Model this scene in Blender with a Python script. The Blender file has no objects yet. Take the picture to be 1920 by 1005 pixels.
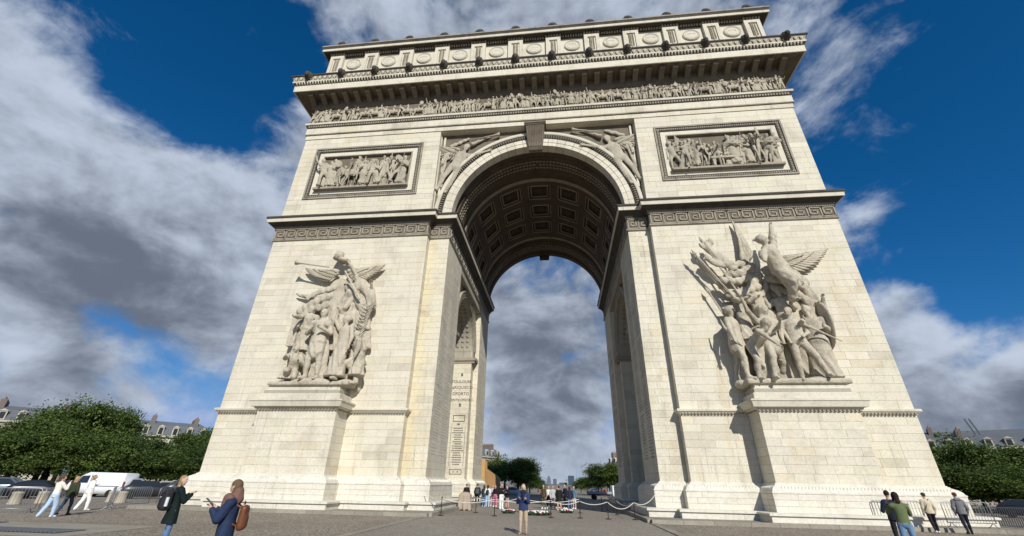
import bpy, math, random
import numpy as np
from mathutils import Vector, Matrix, Euler
random.seed(7); rng = np.random.default_rng(7)
sc = bpy.context.scene
COL = sc.collection
PI = math.pi

# ------------------------------------------------------------------ camera
cam_d = bpy.data.cameras.new('camera'); cam = bpy.data.objects.new('camera', cam_d); COL.objects.link(cam)
cam_d.sensor_width = 36.0; cam_d.lens = 785.51 / 1920 * 36; cam_d.clip_start = 0.1; cam_d.clip_end = 20000
YAW, PIT, ROL = -0.1152, 0.4731, 0.0200
CAM = Vector((1.4121, -28.6583, 1.6139))
_F = Vector((math.sin(YAW), math.cos(YAW), 0)); _R = Vector((math.cos(YAW), -math.sin(YAW), 0)); _U = Vector((0, 0, 1))
F2 = math.cos(PIT) * _F + math.sin(PIT) * _U; U2 = math.cos(PIT) * _U - math.sin(PIT) * _F
R3 = math.cos(ROL) * _R + math.sin(ROL) * U2; U3 = math.cos(ROL) * U2 - math.sin(ROL) * _R
m = Matrix((R3, U3, -F2)).transposed().to_4x4(); m.translation = CAM
cam.matrix_world = m
sc.camera = cam

# ------------------------------------------------------------------ light, sky, exposure
SUN_DIR = Vector((0.38, -1.0, 0.66)).normalized()          # towards the sun
sun_el = math.asin(SUN_DIR.z); sun_rot = math.atan2(SUN_DIR.x, SUN_DIR.y)
sl = bpy.data.lights.new('sun', 'SUN'); sl.energy = 5.0; sl.angle = math.radians(0.55); sl.color = (1.0, 0.975, 0.91)
so = bpy.data.objects.new('sun', sl); COL.objects.link(so)
so.rotation_euler = (-SUN_DIR).to_track_quat('-Z', 'Y').to_euler(); so.location = (20, -60, 60)
sc.view_settings.view_transform = 'Standard'; sc.view_settings.look = 'None'; sc.view_settings.gamma = 1
sc.view_settings.use_curve_mapping = False
sc.view_settings.exposure = -0.10

world = bpy.data.worlds.new('World'); sc.world = world; world.use_nodes = True
def nd(nt, t, **k):
    n = nt.nodes.new(t)
    for a, b in k.items(): setattr(n, a, b)
    return n
def mathn(nt, op, a, b=None, c=None, clamp=False):
    n = nd(nt, 'ShaderNodeMath', operation=op, use_clamp=clamp)
    for i, v in enumerate((a, b, c)):
        if v is None: continue
        if isinstance(v, (int, float)): n.inputs[i].default_value = v
        else: nt.links.new(v, n.inputs[i])
    return n.outputs[0]
def mixc(nt, fac, a, b, mode='MIX'):
    n = nd(nt, 'ShaderNodeMix', data_type='RGBA', blend_type=mode)
    for s, v in ((0, fac), (6, a), (7, b)):
        if isinstance(v, (int, float)): n.inputs[s].default_value = v
        elif isinstance(v, tuple): n.inputs[s].default_value = (*v, 1) if len(v) == 3 else v
        else: nt.links.new(v, n.inputs[s])
    return n.outputs[2]
def sstep(nt, x, lo, hi):
    n = nd(nt, 'ShaderNodeMapRange', interpolation_type='SMOOTHSTEP')
    nt.links.new(x, n.inputs[0]); n.inputs[1].default_value = lo; n.inputs[2].default_value = hi
    return n.outputs[0]
def noise(nt, vec, scale, detail=4, rough=0.55, dist=0.0):
    n = nd(nt, 'ShaderNodeTexNoise'); n.inputs['Scale'].default_value = scale; n.inputs['Detail'].default_value = detail
    n.inputs['Roughness'].default_value = rough; n.inputs['Distortion'].default_value = dist
    if vec is not None: nt.links.new(vec, n.inputs['Vector'])
    return n.outputs['Fac']

def build_world():
    nt = world.node_tree; nt.nodes.clear()
    out = nd(nt, 'ShaderNodeOutputWorld'); bg = nd(nt, 'ShaderNodeBackground'); bg.inputs[1].default_value = 0.06
    sky = nd(nt, 'ShaderNodeTexSky', sky_type='NISHITA', sun_disc=False, sun_elevation=sun_el, sun_rotation=sun_rot,
             air_density=1.0, dust_density=0.3, ozone_density=4.0, altitude=100)
    tc = nd(nt, 'ShaderNodeTexCoord'); d = tc.outputs['Generated']
    def vadd(v, o):
        n = nd(nt, 'ShaderNodeVectorMath', operation='ADD'); nt.links.new(v, n.inputs[0]); n.inputs[1].default_value = o; return n.outputs[0]
    def vmul(v, o):
        n = nd(nt, 'ShaderNodeVectorMath', operation='MULTIPLY'); nt.links.new(v, n.inputs[0]); n.inputs[1].default_value = o; return n.outputs[0]
    def billow(v): return noise(nt, vmul(v, (1, 1, 1.6)), 5.2, 11, 0.58, 0.25)
    def blob(az, el, rad, soft, w):
        a, e = math.radians(az), math.radians(el)
        c = (math.sin(a) * math.cos(e), math.cos(a) * math.cos(e), math.sin(e))
        dp = nd(nt, 'ShaderNodeVectorMath', operation='DOT_PRODUCT'); nt.links.new(d, dp.inputs[0]); dp.inputs[1].default_value = c
        f = sstep(nt, dp.outputs['Value'], math.cos(math.radians(rad + soft)), math.cos(math.radians(max(rad - soft, 0))))
        return mathn(nt, 'MULTIPLY', f, w)
    n1 = billow(vadd(d, (3.1, 1.7, .4))); n1b = billow(vadd(d, (3.1 + .020, 1.7, .4 + .022)))
    cov = mathn(nt, 'MULTIPLY', mathn(nt, 'SUBTRACT', n1, 0.5), 2.3)
    cov = mathn(nt, 'ADD', cov, mathn(nt, 'MULTIPLY', mathn(nt, 'SUBTRACT', noise(nt, d, 12, 8, .64, .4), 0.5), 0.75))
    for b in BLOBS: cov = mathn(nt, 'ADD', cov, blob(*b))
    alpha = sstep(nt, cov, -0.08, 0.62)
    relief = mathn(nt, 'MULTIPLY', mathn(nt, 'SUBTRACT', n1b, n1), 3.4)
    shade = mathn(nt, 'ADD', mathn(nt, 'MULTIPLY', cov, 0.34), relief)
    shade = mathn(nt, 'ADD', shade, mathn(nt, 'MULTIPLY', mathn(nt, 'SUBTRACT', noise(nt, vmul(d, (1, 1, 2.2)), 4.2, 8, 0.55, 0.5), 0.5), 1.5))
    for b in DARKS: shade = mathn(nt, 'ADD', shade, blob(*b))
    shade = sstep(nt, shade, -0.60, 1.35)
    ccol = mixc(nt, shade, (9.6, 10.9, 13.2), (2.5, 3.0, 4.0))
    sc_ = nd(nt, 'ShaderNodeSeparateColor'); nt.links.new(sky.outputs[0], sc_.inputs[0]); cc_ = nd(nt, 'ShaderNodeCombineColor')
    nt.links.new(mathn(nt, 'MINIMUM', mathn(nt, 'MULTIPLY', mathn(nt, 'POWER', sc_.outputs[0], 2.2), .178), mathn(nt, 'MULTIPLY', sc_.outputs[1], .72)), cc_.inputs[0])
    nt.links.new(mathn(nt, 'MULTIPLY', sc_.outputs[1], 1.05), cc_.inputs[1]); nt.links.new(mathn(nt, 'MINIMUM', mathn(nt, 'MULTIPLY', sc_.outputs[2], 1.64), mathn(nt, 'ADD', mathn(nt, 'MULTIPLY', sc_.outputs[1], .9), 6.5)), cc_.inputs[2])
    col = mixc(nt, alpha, cc_.outputs[0], ccol)
    nt.links.new(col, bg.inputs[0]); nt.links.new(bg.outputs[0], out.inputs[0])
# az (deg, 0 = +Y, + right), elevation, radius, softness, weight
BLOBS = [(-70, 33, 7, 6, .40), (-64, 25, 8, 7, .38), (-57, 23, 8, 6, .36), (-50, 26, 6, 5, .36), (-53, 18, 7, 4, .38), (-44, 21, 6, 6, .36), (-43, 14, 5, 5, .32),
         (-57, 8.5, 5, 3, .42), (-51, 6.5, 4, 3, .40), (-45, 4, 4, 3, .3), (-46, 36, 5, 6, .18), (-40, 31, 6, 6, .30), (-44, 47, 6, 6, .30),
         (-35, 57, 6, 6, .2), (-15, 61, 10, 7, .36), (15, 59, 9, 7, .40), (36, 51, 6, 5, .28), (46, 45.5, 4, 4, .18), (41, 35, 5, 5, .20), (40, 30, 5, 5, .30), (38.5, 16, 2.5, 2, .36),
         (41, 8.5, 5, 3, .42), (48, 8, 5, 3, .42), (36, 8, 5, 4, .38), (50, 14.5, 2.5, 2, .3), (-2, 24, 12, 8, .48), (-2, 11, 10, 6, .42), (-2, 4, 8, 4, .32),
         (-56, 42, 7, 6, -.45), (-50, 38.5, 4, 4, -.40), (-49, 12.3, 3.6, 3, -.45), (-43.5, 6.3, 2.5, 2.5, -.30), (49, 31, 9, 6, -.5), (47, 20, 5, 4, -.4), (-6.5, 4.4, 1.5, 2, -.2)]
DARKS = [(-56, 16.5, 5, 5, .50), (-49, 17, 5, 5, .40), (-2, 25, 9, 7, .60), (-2, 11, 5, 4, .50), (41, 5.5, 4, 3, .45), (47, 5.5, 4, 3, .45), (4, 58, 16, 8, .30), (38, 15, 3, 3, .2), (-52, 5, 4, 3, .4),
         (-67, 34, 6, 5, -.20), (-50, 28, 5, 4, -.22), (-57, 11, 2.5, 2, -.45), (-3.5, 17, 5, 4, -.25), (42, 12, 4, 2, -.4), (40, 31, 6, 5, -.15)]
build_world()
# ------------------------------------------------------------------ mesh helpers
def link(o, parent=None):
    COL.objects.link(o)
    if parent is not None: o.parent = parent
    return o
def empty(name, loc=(0, 0, 0), rz=0.0, parent=None):
    o = bpy.data.objects.new(name, None); o.location = loc; o.rotation_euler = (0, 0, rz); o.empty_display_size = 0.2
    return link(o, parent)
def tag(o, label, cat, group=None):
    o['label'] = label; o['category'] = cat
    if group: o['group'] = group
    return o
class MB:
    def __init__(s): s.v = []; s.f = []; s.t = []
    def add(s, vs, fs, t=(1, 1, 1)):
        n = len(s.v); s.v += [tuple(p) for p in vs]
        for f in fs: s.f.append([i + n for i in f]); s.t.append(t)
        return s
    def box(s, x0, x1, y0, y1, z0, z1, t=(1, 1, 1)):
        x0, x1 = min(x0, x1), max(x0, x1); y0, y1 = min(y0, y1), max(y0, y1); z0, z1 = min(z0, z1), max(z0, z1)
        return s.add([(x0, y0, z0), (x1, y0, z0), (x1, y1, z0), (x0, y1, z0), (x0, y0, z1), (x1, y0, z1), (x1, y1, z1), (x0, y1, z1)],
              [(0, 3, 2, 1), (4, 5, 6, 7), (0, 1, 5, 4), (1, 2, 6, 5), (2, 3, 7, 6), (3, 0, 4, 7)], t)
    def tube(s, pts, rs, n=8, cap=True, t=(1, 1, 1)):
        pts = [Vector(p) for p in pts]
        if isinstance(rs, (int, float)): rs = [rs] * len(pts)
        base = len(s.v); up = None; vs = []
        for i, p in enumerate(pts):
            d = (pts[min(i + 1, len(pts) - 1)] - pts[max(i - 1, 0)]).normalized()
            if up is None: up = Vector((0, 0, 1)) if abs(d.z) < .9 else Vector((1, 0, 0))
            a = d.cross(up)
            if a.length < 1e-5: a = d.orthogonal()
            a.normalize(); b = d.cross(a).normalized(); up = a.cross(d)
            for k in range(n):
                w = 2 * PI * k / n; vs.append(p + (a * math.cos(w) + b * math.sin(w)) * rs[i])
        fs = []
        for i in range(len(pts) - 1):
            for k in range(n):
                k2 = (k + 1) % n; fs.append((i * n + k, i * n + k2, (i + 1) * n + k2, (i + 1) * n + k))
        if cap: fs.append(tuple(range(n))[::-1]); fs.append(tuple((len(pts) - 1) * n + k for k in range(n)))
        return s.add(vs, fs, t)
    def prism(s, poly, y0, y1, t=(1, 1, 1), axis='y'):
        """poly in (x,z) extruded along y (or (y,z) along x, (x,y) along z)"""
        n = len(poly)
        def P(a, b, c): return (a, c, b) if axis == 'y' else ((c, a, b) if axis == 'x' else (a, b, c))
        vs = [P(a, b, y0) for a, b in poly] + [P(a, b, y1) for a, b in poly]
        fs = [tuple(range(n)), tuple(range(2 * n - 1, n - 1, -1))] + [(i, i + n, (i + 1) % n + n, (i + 1) % n) for i in range(n)]
        return s.add(vs, fs, t)
    def lathe(s, prof, n=16, c=(0, 0, 0), axis='z', t=(1, 1, 1), sy=1.0):
        vs = []; fs = []
        for r, h in prof:
            for k in range(n):
                w = 2 * PI * k / n; a, b = r * math.cos(w), r * math.sin(w) * sy
                vs.append((c[0] + a, c[1] + b, c[2] + h) if axis == 'z' else ((c[0] + a, c[1] - h, c[2] + b) if axis == 'y' else (c[0] + h, c[1] + a, c[2] + b)))
        for i in range(len(prof) - 1):
            for k in range(n):
                k2 = (k + 1) % n; fs.append((i * n + k, i * n + k2, (i + 1) * n + k2, (i + 1) * n + k))
        fs.append(tuple(range(n))[::-1]); fs.append(tuple((len(prof) - 1) * n + k for k in range(n)))
        return s.add(vs, fs, t)
    def mould(s, poly, prof, closed=False, t=(1, 1, 1), capends=False):
        """loft a profile [(p, z), ...] along an axis-aligned chain [(x, y), ...], interior on the left"""
        n = len(poly); nr = []
        for i in range(n if closed else n - 1):
            a, b = poly[i], poly[(i + 1) % n]; L = math.hypot(b[0] - a[0], b[1] - a[1]); nr.append(((b[1] - a[1]) / L, -(b[0] - a[0]) / L))
        def off(i):
            if closed: e = [nr[i - 1], nr[i]]
            else: e = [nr[max(i - 1, 0)]] + ([nr[i]] if 0 < i < n - 1 else [])
            if not closed and i == 0: e = [nr[0]]
            ox = sum(k[0] for k in e); oy = sum(k[1] for k in e)
            if len(e) == 2 and abs(e[0][0] - e[1][0]) + abs(e[0][1] - e[1][1]) < 1e-6: ox /= 2; oy /= 2
            return ox, oy
        of = [off(i) for i in range(n)]; vs = [(poly[i][0] + of[i][0] * p, poly[i][1] + of[i][1] * p, z) for p, z in prof for i in range(n)]
        fs = []
        for j in range(len(prof) - 1):
            for i in range(n if closed else n - 1):
                i2 = (i + 1) % n; fs.append((j * n + i, j * n + i2, (j + 1) * n + i2, (j + 1) * n + i))
        if capends and not closed:
            fs.append(tuple(j * n for j in range(len(prof)))); fs.append(tuple(j * n + n - 1 for j in range(len(prof) - 1, -1, -1)))
        return s.add(vs, fs, t)
    def mesh(s, name):
        me = bpy.data.meshes.new(name); me.from_pydata(s.v, [], s.f); me.validate()
        a = me.attributes.new('tint', 'FLOAT_COLOR', 'FACE')
        if len(s.t) == len(me.polygons): a.data.foreach_set('color', np.array([(*c[:3], 1) for c in s.t], dtype=np.float32).ravel())
        else: a.data.foreach_set('color', np.ones(len(me.polygons) * 4, dtype=np.float32))
        return me
    def build(s, name, mat, parent=None, smooth=False, kind=None):
        me = s.mesh(name); me.materials.append(mat)
        if smooth: me.polygons.foreach_set('use_smooth', [True] * len(me.polygons))
        o = link(bpy.data.objects.new(name, me), parent)
        if kind: o['kind'] = kind
        return o
def inst(name, me, parent=None, loc=(0, 0, 0), rot=(0, 0, 0), scale=(1, 1, 1)):
    o = bpy.data.objects.new(name, me); o.location = loc; o.rotation_euler = rot; o.scale = scale
    return link(o, parent)
def copy_tree(o, parent=None):
    c = o.copy(); COL.objects.link(c); c.parent = parent
    for ch in o.children: copy_tree(ch, c)
    return c
def gz(x, y): return -.15 - .012 * min(max(y, abs(x) - 24, 0), 60)

# ------------------------------------------------------------------ materials
def new_mat(name):
    m = bpy.data.materials.new(name); m.use_nodes = True; nt = m.node_tree; b = nt.nodes['Principled BSDF']
    return m, nt, b
def stone(name, base, stain, amount=.5, streak=.35, rough=.85, fine=.15, warm=None, chisel=0.0):
    m, nt, b = new_mat(name)
    base, stain = (base[0], base[1] * 1.005, base[2] * .965), (stain[0], stain[1] * .995, stain[2] * .93)
    geo = nd(nt, 'ShaderNodeNewGeometry'); pos = geo.outputs['Position']
    at = nd(nt, 'ShaderNodeAttribute', attribute_name='tint')
    mp = nd(nt, 'ShaderNodeMapping'); nt.links.new(pos, mp.inputs[0]); mp.inputs['Scale'].default_value = (1.9, 1.9, .16)
    big = sstep(nt, noise(nt, pos, .55, 6, .62, .4), .46, .70)
    stk = sstep(nt, noise(nt, mp.outputs[0], 1.0, 5, .6), .52, .74)
    f = mathn(nt, 'ADD', mathn(nt, 'MULTIPLY', big, amount), mathn(nt, 'MULTIPLY', stk, streak), clamp=True)
    c = mixc(nt, f, base, stain)
    if warm:
        mp2 = nd(nt, 'ShaderNodeMapping'); nt.links.new(pos, mp2.inputs[0]); mp2.inputs['Scale'].default_value = (.8, .8, .10); mp2.inputs['Location'].default_value = (7, 3, 1)
        c = mixc(nt, mathn(nt, 'MULTIPLY', sstep(nt, noise(nt, mp2.outputs[0], 1.0, 4, .6), .54, .72), .75), c, warm)
    mp3 = nd(nt, 'ShaderNodeMapping'); nt.links.new(pos, mp3.inputs[0]); mp3.inputs['Scale'].default_value = (5.5, 5.5, .22)
    c = mixc(nt, mathn(nt, 'MULTIPLY', mathn(nt, 'MULTIPLY', sstep(nt, noise(nt, mp3.outputs[0], 1.0, 4, .55), .56, .72), sstep(nt, noise(nt, pos, .30, 4, .6), .45, .6)), .55), c, tuple(x * .72 for x in stain))
    fn = noise(nt, pos, 9, 5, .65)
    c = mixc(nt, 1.0, c, mixc(nt, fn, (1 - fine * 2,) * 3, (1 + fine * 2,) * 3), 'MULTIPLY')
    c = mixc(nt, 1.0, c, at.outputs['Color'], 'MULTIPLY')
    nt.links.new(c, b.inputs['Base Color']); b.inputs['Roughness'].default_value = rough; b.inputs['Specular IOR Level'].default_value = .25
    bp = nd(nt, 'ShaderNodeBump'); bp.inputs['Strength'].default_value = .35; bp.inputs['Distance'].default_value = .03
    if chisel: bp.inputs['Strength'].default_value = .8; bp.inputs['Distance'].default_value = chisel
    nt.links.new(noise(nt, pos, 3.2 if chisel else 6, 7, .68, .6 if chisel else 0), bp.inputs['Height']); nt.links.new(bp.outputs[0], b.inputs['Normal'])
    return m
def plain(name, col, rough=.6, metal=0.0, var=.15, scale=4.0, spec=.4, alpha=None):
    m, nt, b = new_mat(name)
    tcn = nd(nt, 'ShaderNodeTexCoord')
    f = noise(nt, tcn.outputs['Object'], scale, 5, .6)
    c = mixc(nt, f, tuple(x * (1 - var) for x in col), tuple(min(1, x * (1 + var)) for x in col))
    nt.links.new(c, b.inputs['Base Color']); b.inputs['Roughness'].default_value = rough; b.inputs['Metallic'].default_value = metal
    b.inputs['Specular IOR Level'].default_value = spec
    return m
M = {}
M['ashlar'] = stone('ashlar_stone', (.63, .58, .485), (.44, .40, .33), .48, .40, warm=(.57, .49, .36))
M['light'] = stone('dressed_stone', (.60, .55, .46), (.40, .36, .29), .5, .4)
M['trim'] = stone('weathered_trim_stone', (.33, .29, .235), (.16, .14, .115), .7, .5)
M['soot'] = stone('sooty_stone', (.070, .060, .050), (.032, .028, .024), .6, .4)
M['sculpt'] = stone('carved_stone', (.52, .46, .37), (.29, .25, .20), .6, .45, chisel=.16)
M['relief'] = stone('relief_stone', (.43, .38, .305), (.22, .19, .15), .55, .4, chisel=.10)
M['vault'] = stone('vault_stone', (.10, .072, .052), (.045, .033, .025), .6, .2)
M['brown'] = stone('dark_brown_stone', (.17, .14, .105), (.09, .075, .058), .6, .4)  # one darker brown: soiled cornice underside, modillions, keystone, grounds behind reliefs and fret
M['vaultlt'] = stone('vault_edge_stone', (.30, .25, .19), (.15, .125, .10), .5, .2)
M['mortar'] = stone('mortar', (.38, .345, .285), (.28, .25, .205), .5, .2)
M['ink'] = plain('engraved_letters', (.10, .08, .06), .9)
M['name'] = plain('worn_engraving', (.36, .325, .265), .9)
M['base'] = stone('plinth_stone', (.66, .62, .55), (.46, .42, .35), .4, .35)
# ------------------------------------------------------------------ ground (setting)
def ground_mat(name, c1, c2, scale, rough=.85, grout=.55, bump=.5):
    m, nt, b = new_mat(name)
    geo = nd(nt, 'ShaderNodeNewGeometry'); pos = geo.outputs['Position']
    v = nd(nt, 'ShaderNodeTexVoronoi'); v.inputs['Scale'].default_value = scale; nt.links.new(pos, v.inputs['Vector'])
    ve = nd(nt, 'ShaderNodeTexVoronoi', feature='DISTANCE_TO_EDGE'); ve.inputs['Scale'].default_value = scale; nt.links.new(pos, ve.inputs['Vector'])
    c = mixc(nt, v.outputs['Color'], c1, c2)
    c = mixc(nt, sstep(nt, noise(nt, pos, .22, 6, .65, .5), .38, .68), c, mixc(nt, .5, c, tuple(x * .55 for x in c1)))
    c = mixc(nt, mathn(nt, 'MULTIPLY', noise(nt, pos, 1.6, 6, .7), .5), c, tuple(x * 1.25 for x in c2))
    e = sstep(nt, ve.outputs['Distance'], .02, .10)
    c = mixc(nt, e, tuple(x * grout for x in c1), c)
    nt.links.new(c, b.inputs['Base Color']); b.inputs['Roughness'].default_value = rough; b.inputs['Specular IOR Level'].default_value = .3
    bp = nd(nt, 'ShaderNodeBump'); bp.inputs['Strength'].default_value = bump; bp.inputs['Distance'].default_value = .02
    nt.links.new(e, bp.inputs['Height']); nt.links.new(bp.outputs[0], b.inputs['Normal'])
    return m
M['setts'] = ground_mat('granite_setts', (.185, .150, .112), (.39, .33, .255), 7.0)
M['slab'] = ground_mat('worn_paving', (.235, .203, .163), (.33, .29, .235), 6.0, grout=.75, bump=.3)
M['kerb'] = stone('kerb_granite', (.30, .27, .225), (.19, .17, .14), .5, .2)
M['asphalt'] = plain('asphalt', (.055, .055, .055), .9, scale=1.0)

def ground_sheet():
    xs = sorted(set(list(np.linspace(-90, 90, 61)) + [-5000, -2500, -1000, -400, -200, 200, 400, 1000, 2500, 5000]))
    ys = sorted(set(list(np.linspace(-60, 100, 55)) + [-400, -150, 160, 300, 700, 1500, 3000, 6000, 9000]))
    b = MB(); vs = [(x, y, gz(x, y) - .012 * max(0, min(max(y, abs(x)) - 84, 700)) * .9) for y in ys for x in xs]; n = len(xs)
    b.add(vs, [(j * n + i, j * n + i + 1, (j + 1) * n + i + 1, (j + 1) * n + i) for j in range(len(ys) - 1) for i in range(n - 1)])
    o = b.build('ground', M['setts'], smooth=True, kind='structure'); return o
ground_sheet()
def drape(name, mat, x0, x1, y0, y1, dz, nx=2, ny=24):
    b = MB(); xs = np.linspace(x0, x1, nx); ys = np.linspace(y0, y1, ny)
    b.add([(x, y, gz(x, y) + dz) for y in ys for x in xs], [(j * nx + i, j * nx + i + 1, (j + 1) * nx + i + 1, (j + 1) * nx + i) for j in range(ny - 1) for i in range(nx - 1)])
    return b.build(name, mat, kind='structure')
drape('paved_path', M['slab'], -6.0, 5.8, -40, 46, .006, 6, 60)
# kerb stones along the path
kerb = empty('kerb'); kerb['kind'] = 'structure'
for sx, xa in ((-1, -6.35), (1, 5.85)):
    y = -30.0
    while y < -1.9:
        L = random.uniform(1.1, 1.6); L = min(L, -1.6 - y)
        b = MB(); g = random.uniform(.85, 1.1); b.box(xa, xa + .34, y + .008, y + L - .008, -.30, -.118 + random.uniform(-.004, .004), (g, g, g))
        b.build('kerb_stone', M['kerb'], kerb); y += L
# raised platform round each pier, edged with kerb stones
RP = 1.0
for s in (-1, 1):
    pf = MB()
    def pbox(x0, x1, y0, y1): pf.box(s * x0, s * x1, y0, y1, -1.2, .02)
    pbox(5.95, 24.05, -2.75, 24.6)
    po = pf.build('platform', M['slab'], kind='structure')
    for (a, b_, horiz, fix) in ((5.95, 24.05, True, -2.75), (-2.75, 24.6, False, 5.95), (-2.75, 24.6, False, 24.05)):
        t = a
        while t < b_ - .05:
            L = min(random.uniform(1.2, 1.9), b_ - t); g = random.uniform(.85, 1.12); kb = MB()
            if horiz: kb.box(s * (t + .008), s * (t + L - .008), fix - .16, fix + .22, -.5, .035, (g, g, g))
            else:
                w = (-.16, .22) if fix < 10 else (-.22, .16)
                kb.box(s * (fix + w[0]), s * (fix + w[1]), t + .008 + (.23 if t < -2.6 else 0), t + L - .008, -.6, .035, (g, g, g))
            kb.build('kerb_stone', M['kerb'], po); t += L

# ------------------------------------------------------------------ the triumphal arch
ARCH = tag(empty('triumphal_arch', (0, 11.1, 0)), 'huge cream limestone triumphal arch with carved friezes and one tall central vault', 'arch')
def AP(o):                                   # keep world placement under the arch empty
    o.parent = ARCH; o.matrix_parent_inverse = Matrix.Translation((0, -11.1, 0)); return o
W, XP, XI, YS, D = 22.59, 8.97, 7.31, .63, 22.2
ZI0, ZI1 = 19.70, 21.81
PIER = {}
for s in (-1, 1):
    c = MB(); B = lambda x0, x1, y0, y1, z0, z1: c.box(s * x0, s * x1, y0, y1, z0, z1)
    B(9.0, 22.585, .03, 6.87, 0, 23.98); B(9.0, 22.585, .03, 6.87, 29.97, 31.3); B(9.0, 22.585, .42, 6.87, 23.98, 29.97); B(9.0, 10.52, .03, .42, 23.98, 29.97); B(21.08, 22.585, .03, .42, 23.98, 29.97); B(9.0, 22.585, 15.33, 22.17, 0, 31.3); B(9.0, 22.585, 6.87, 15.33, 18.5, 31.3)
    B(7.34, 9.0, .66, 5.67, 0, 21.8); B(7.34, 9.0, 16.53, 21.54, 0, 21.8); B(7.34, 9.0, 5.67, 16.53, 18.95, 21.8)
    B(7.88, 9.0, 5.67, 6.87, 0, 18.95); B(7.88, 9.0, 15.33, 16.53, 0, 18.95)
    # vaulted side passage
    N = 20; prof = [(6.87, 14.2), (6.87, 18.9), (15.33, 18.9), (15.33, 14.2)] + [(11.1 + 4.2 * math.cos(PI * k / N), 14.2 + 4.2 * math.sin(PI * k / N)) for k in range(N + 1)]
    c.prism(prof, s * 7.88, s * 22.58, axis='x')
    PIER[s] = AP(c.build('pier', M['mortar']))

# --- ashlar facing: every block is its own piece
BLOCKS = []
def tint():
    r = random.random()
    v = random.gauss(1.0, .024)
    if r < .06: return (v * .89, v * .875, v * .85)
    if r < .12: return (v * .99, v * .955, v * .89)
    return (v, v * random.uniform(.98, 1.005), v * random.uniform(.955, 1.0))
CH = .455
def ashlar(s, O, U, Nn, u0, u1, z0, z1, zb=1.86, h=CH, lmin=1.1, lmax=2.3, mat='ashlar', chamf=.006, gap=.006, tf=None):
    O, U, Nn = Vector(O), Vector(U), Vector(Nn)
    k = math.floor((z0 - zb) / h + 1e-4)
    while zb + k * h < z1 - .02:
        a = max(zb + k * h, z0); b = min(zb + (k + 1) * h, z1)
        if zb + (k + 1) * h > z1 - .16 and zb + (k + 1) * h < z1: b = z1
        k += 1
        if b - a < .05: continue
        u = u0; first = True
        while u < u1 - .02:
            L = random.uniform(lmin, lmax)
            if first: L *= random.uniform(.45, 1); first = False
            if u + L > u1 - .45: L = u1 - u
            pr_ = random.uniform(-.004, .004)
            P = lambda uu, zz, w: O + U * uu + Vector((0, 0, zz)) + Nn * w
            g = gap; ua, ub, za, zc = u + g * .6, u + L - g * .6, a + g * .6, b - g * .6
            vs = [P(ua, za, -.06), P(ub, za, -.06), P(ub, zc, -.06), P(ua, zc, -.06), P(ua, za, pr_ - chamf), P(ub, za, pr_ - chamf), P(ub, zc, pr_ - chamf), P(ua, zc, pr_ - chamf)]
            e = chamf; vs += [P(ua + e, za + e, pr_), P(ub - e, za + e, pr_), P(ub - e, zc - e, pr_), P(ua + e, zc - e, pr_)]
            fs = [(0, 1, 5, 4), (1, 2, 6, 5), (2, 3, 7, 6), (3, 0, 4, 7), (4, 5, 9, 8), (5, 6, 10, 9), (6, 7, 11, 10), (7, 4, 8, 11), (8, 9, 10, 11)]
            if U.cross(Vector((0, 0, 1))).dot(Nn) < 0: fs = [f[::-1] for f in fs]
            cpt = P((ua + ub) / 2, (za + zc) / 2, 0); dv = CAM - cpt
            sc_ = (ub - ua) * (zc - za) * max(dv.normalized().dot(Nn), 0) / dv.length_squared
            BLOCKS.append((sc_, s, vs, fs, tint() if tf is None else tf(tint(), ua, ub), mat)); u += L
            if b - a > 5: break
        if b >= z1 - 1e-6: break
PX0, PX1, PD = 13.0, 18.5, 1.6                          # sculpture pedestal
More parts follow.
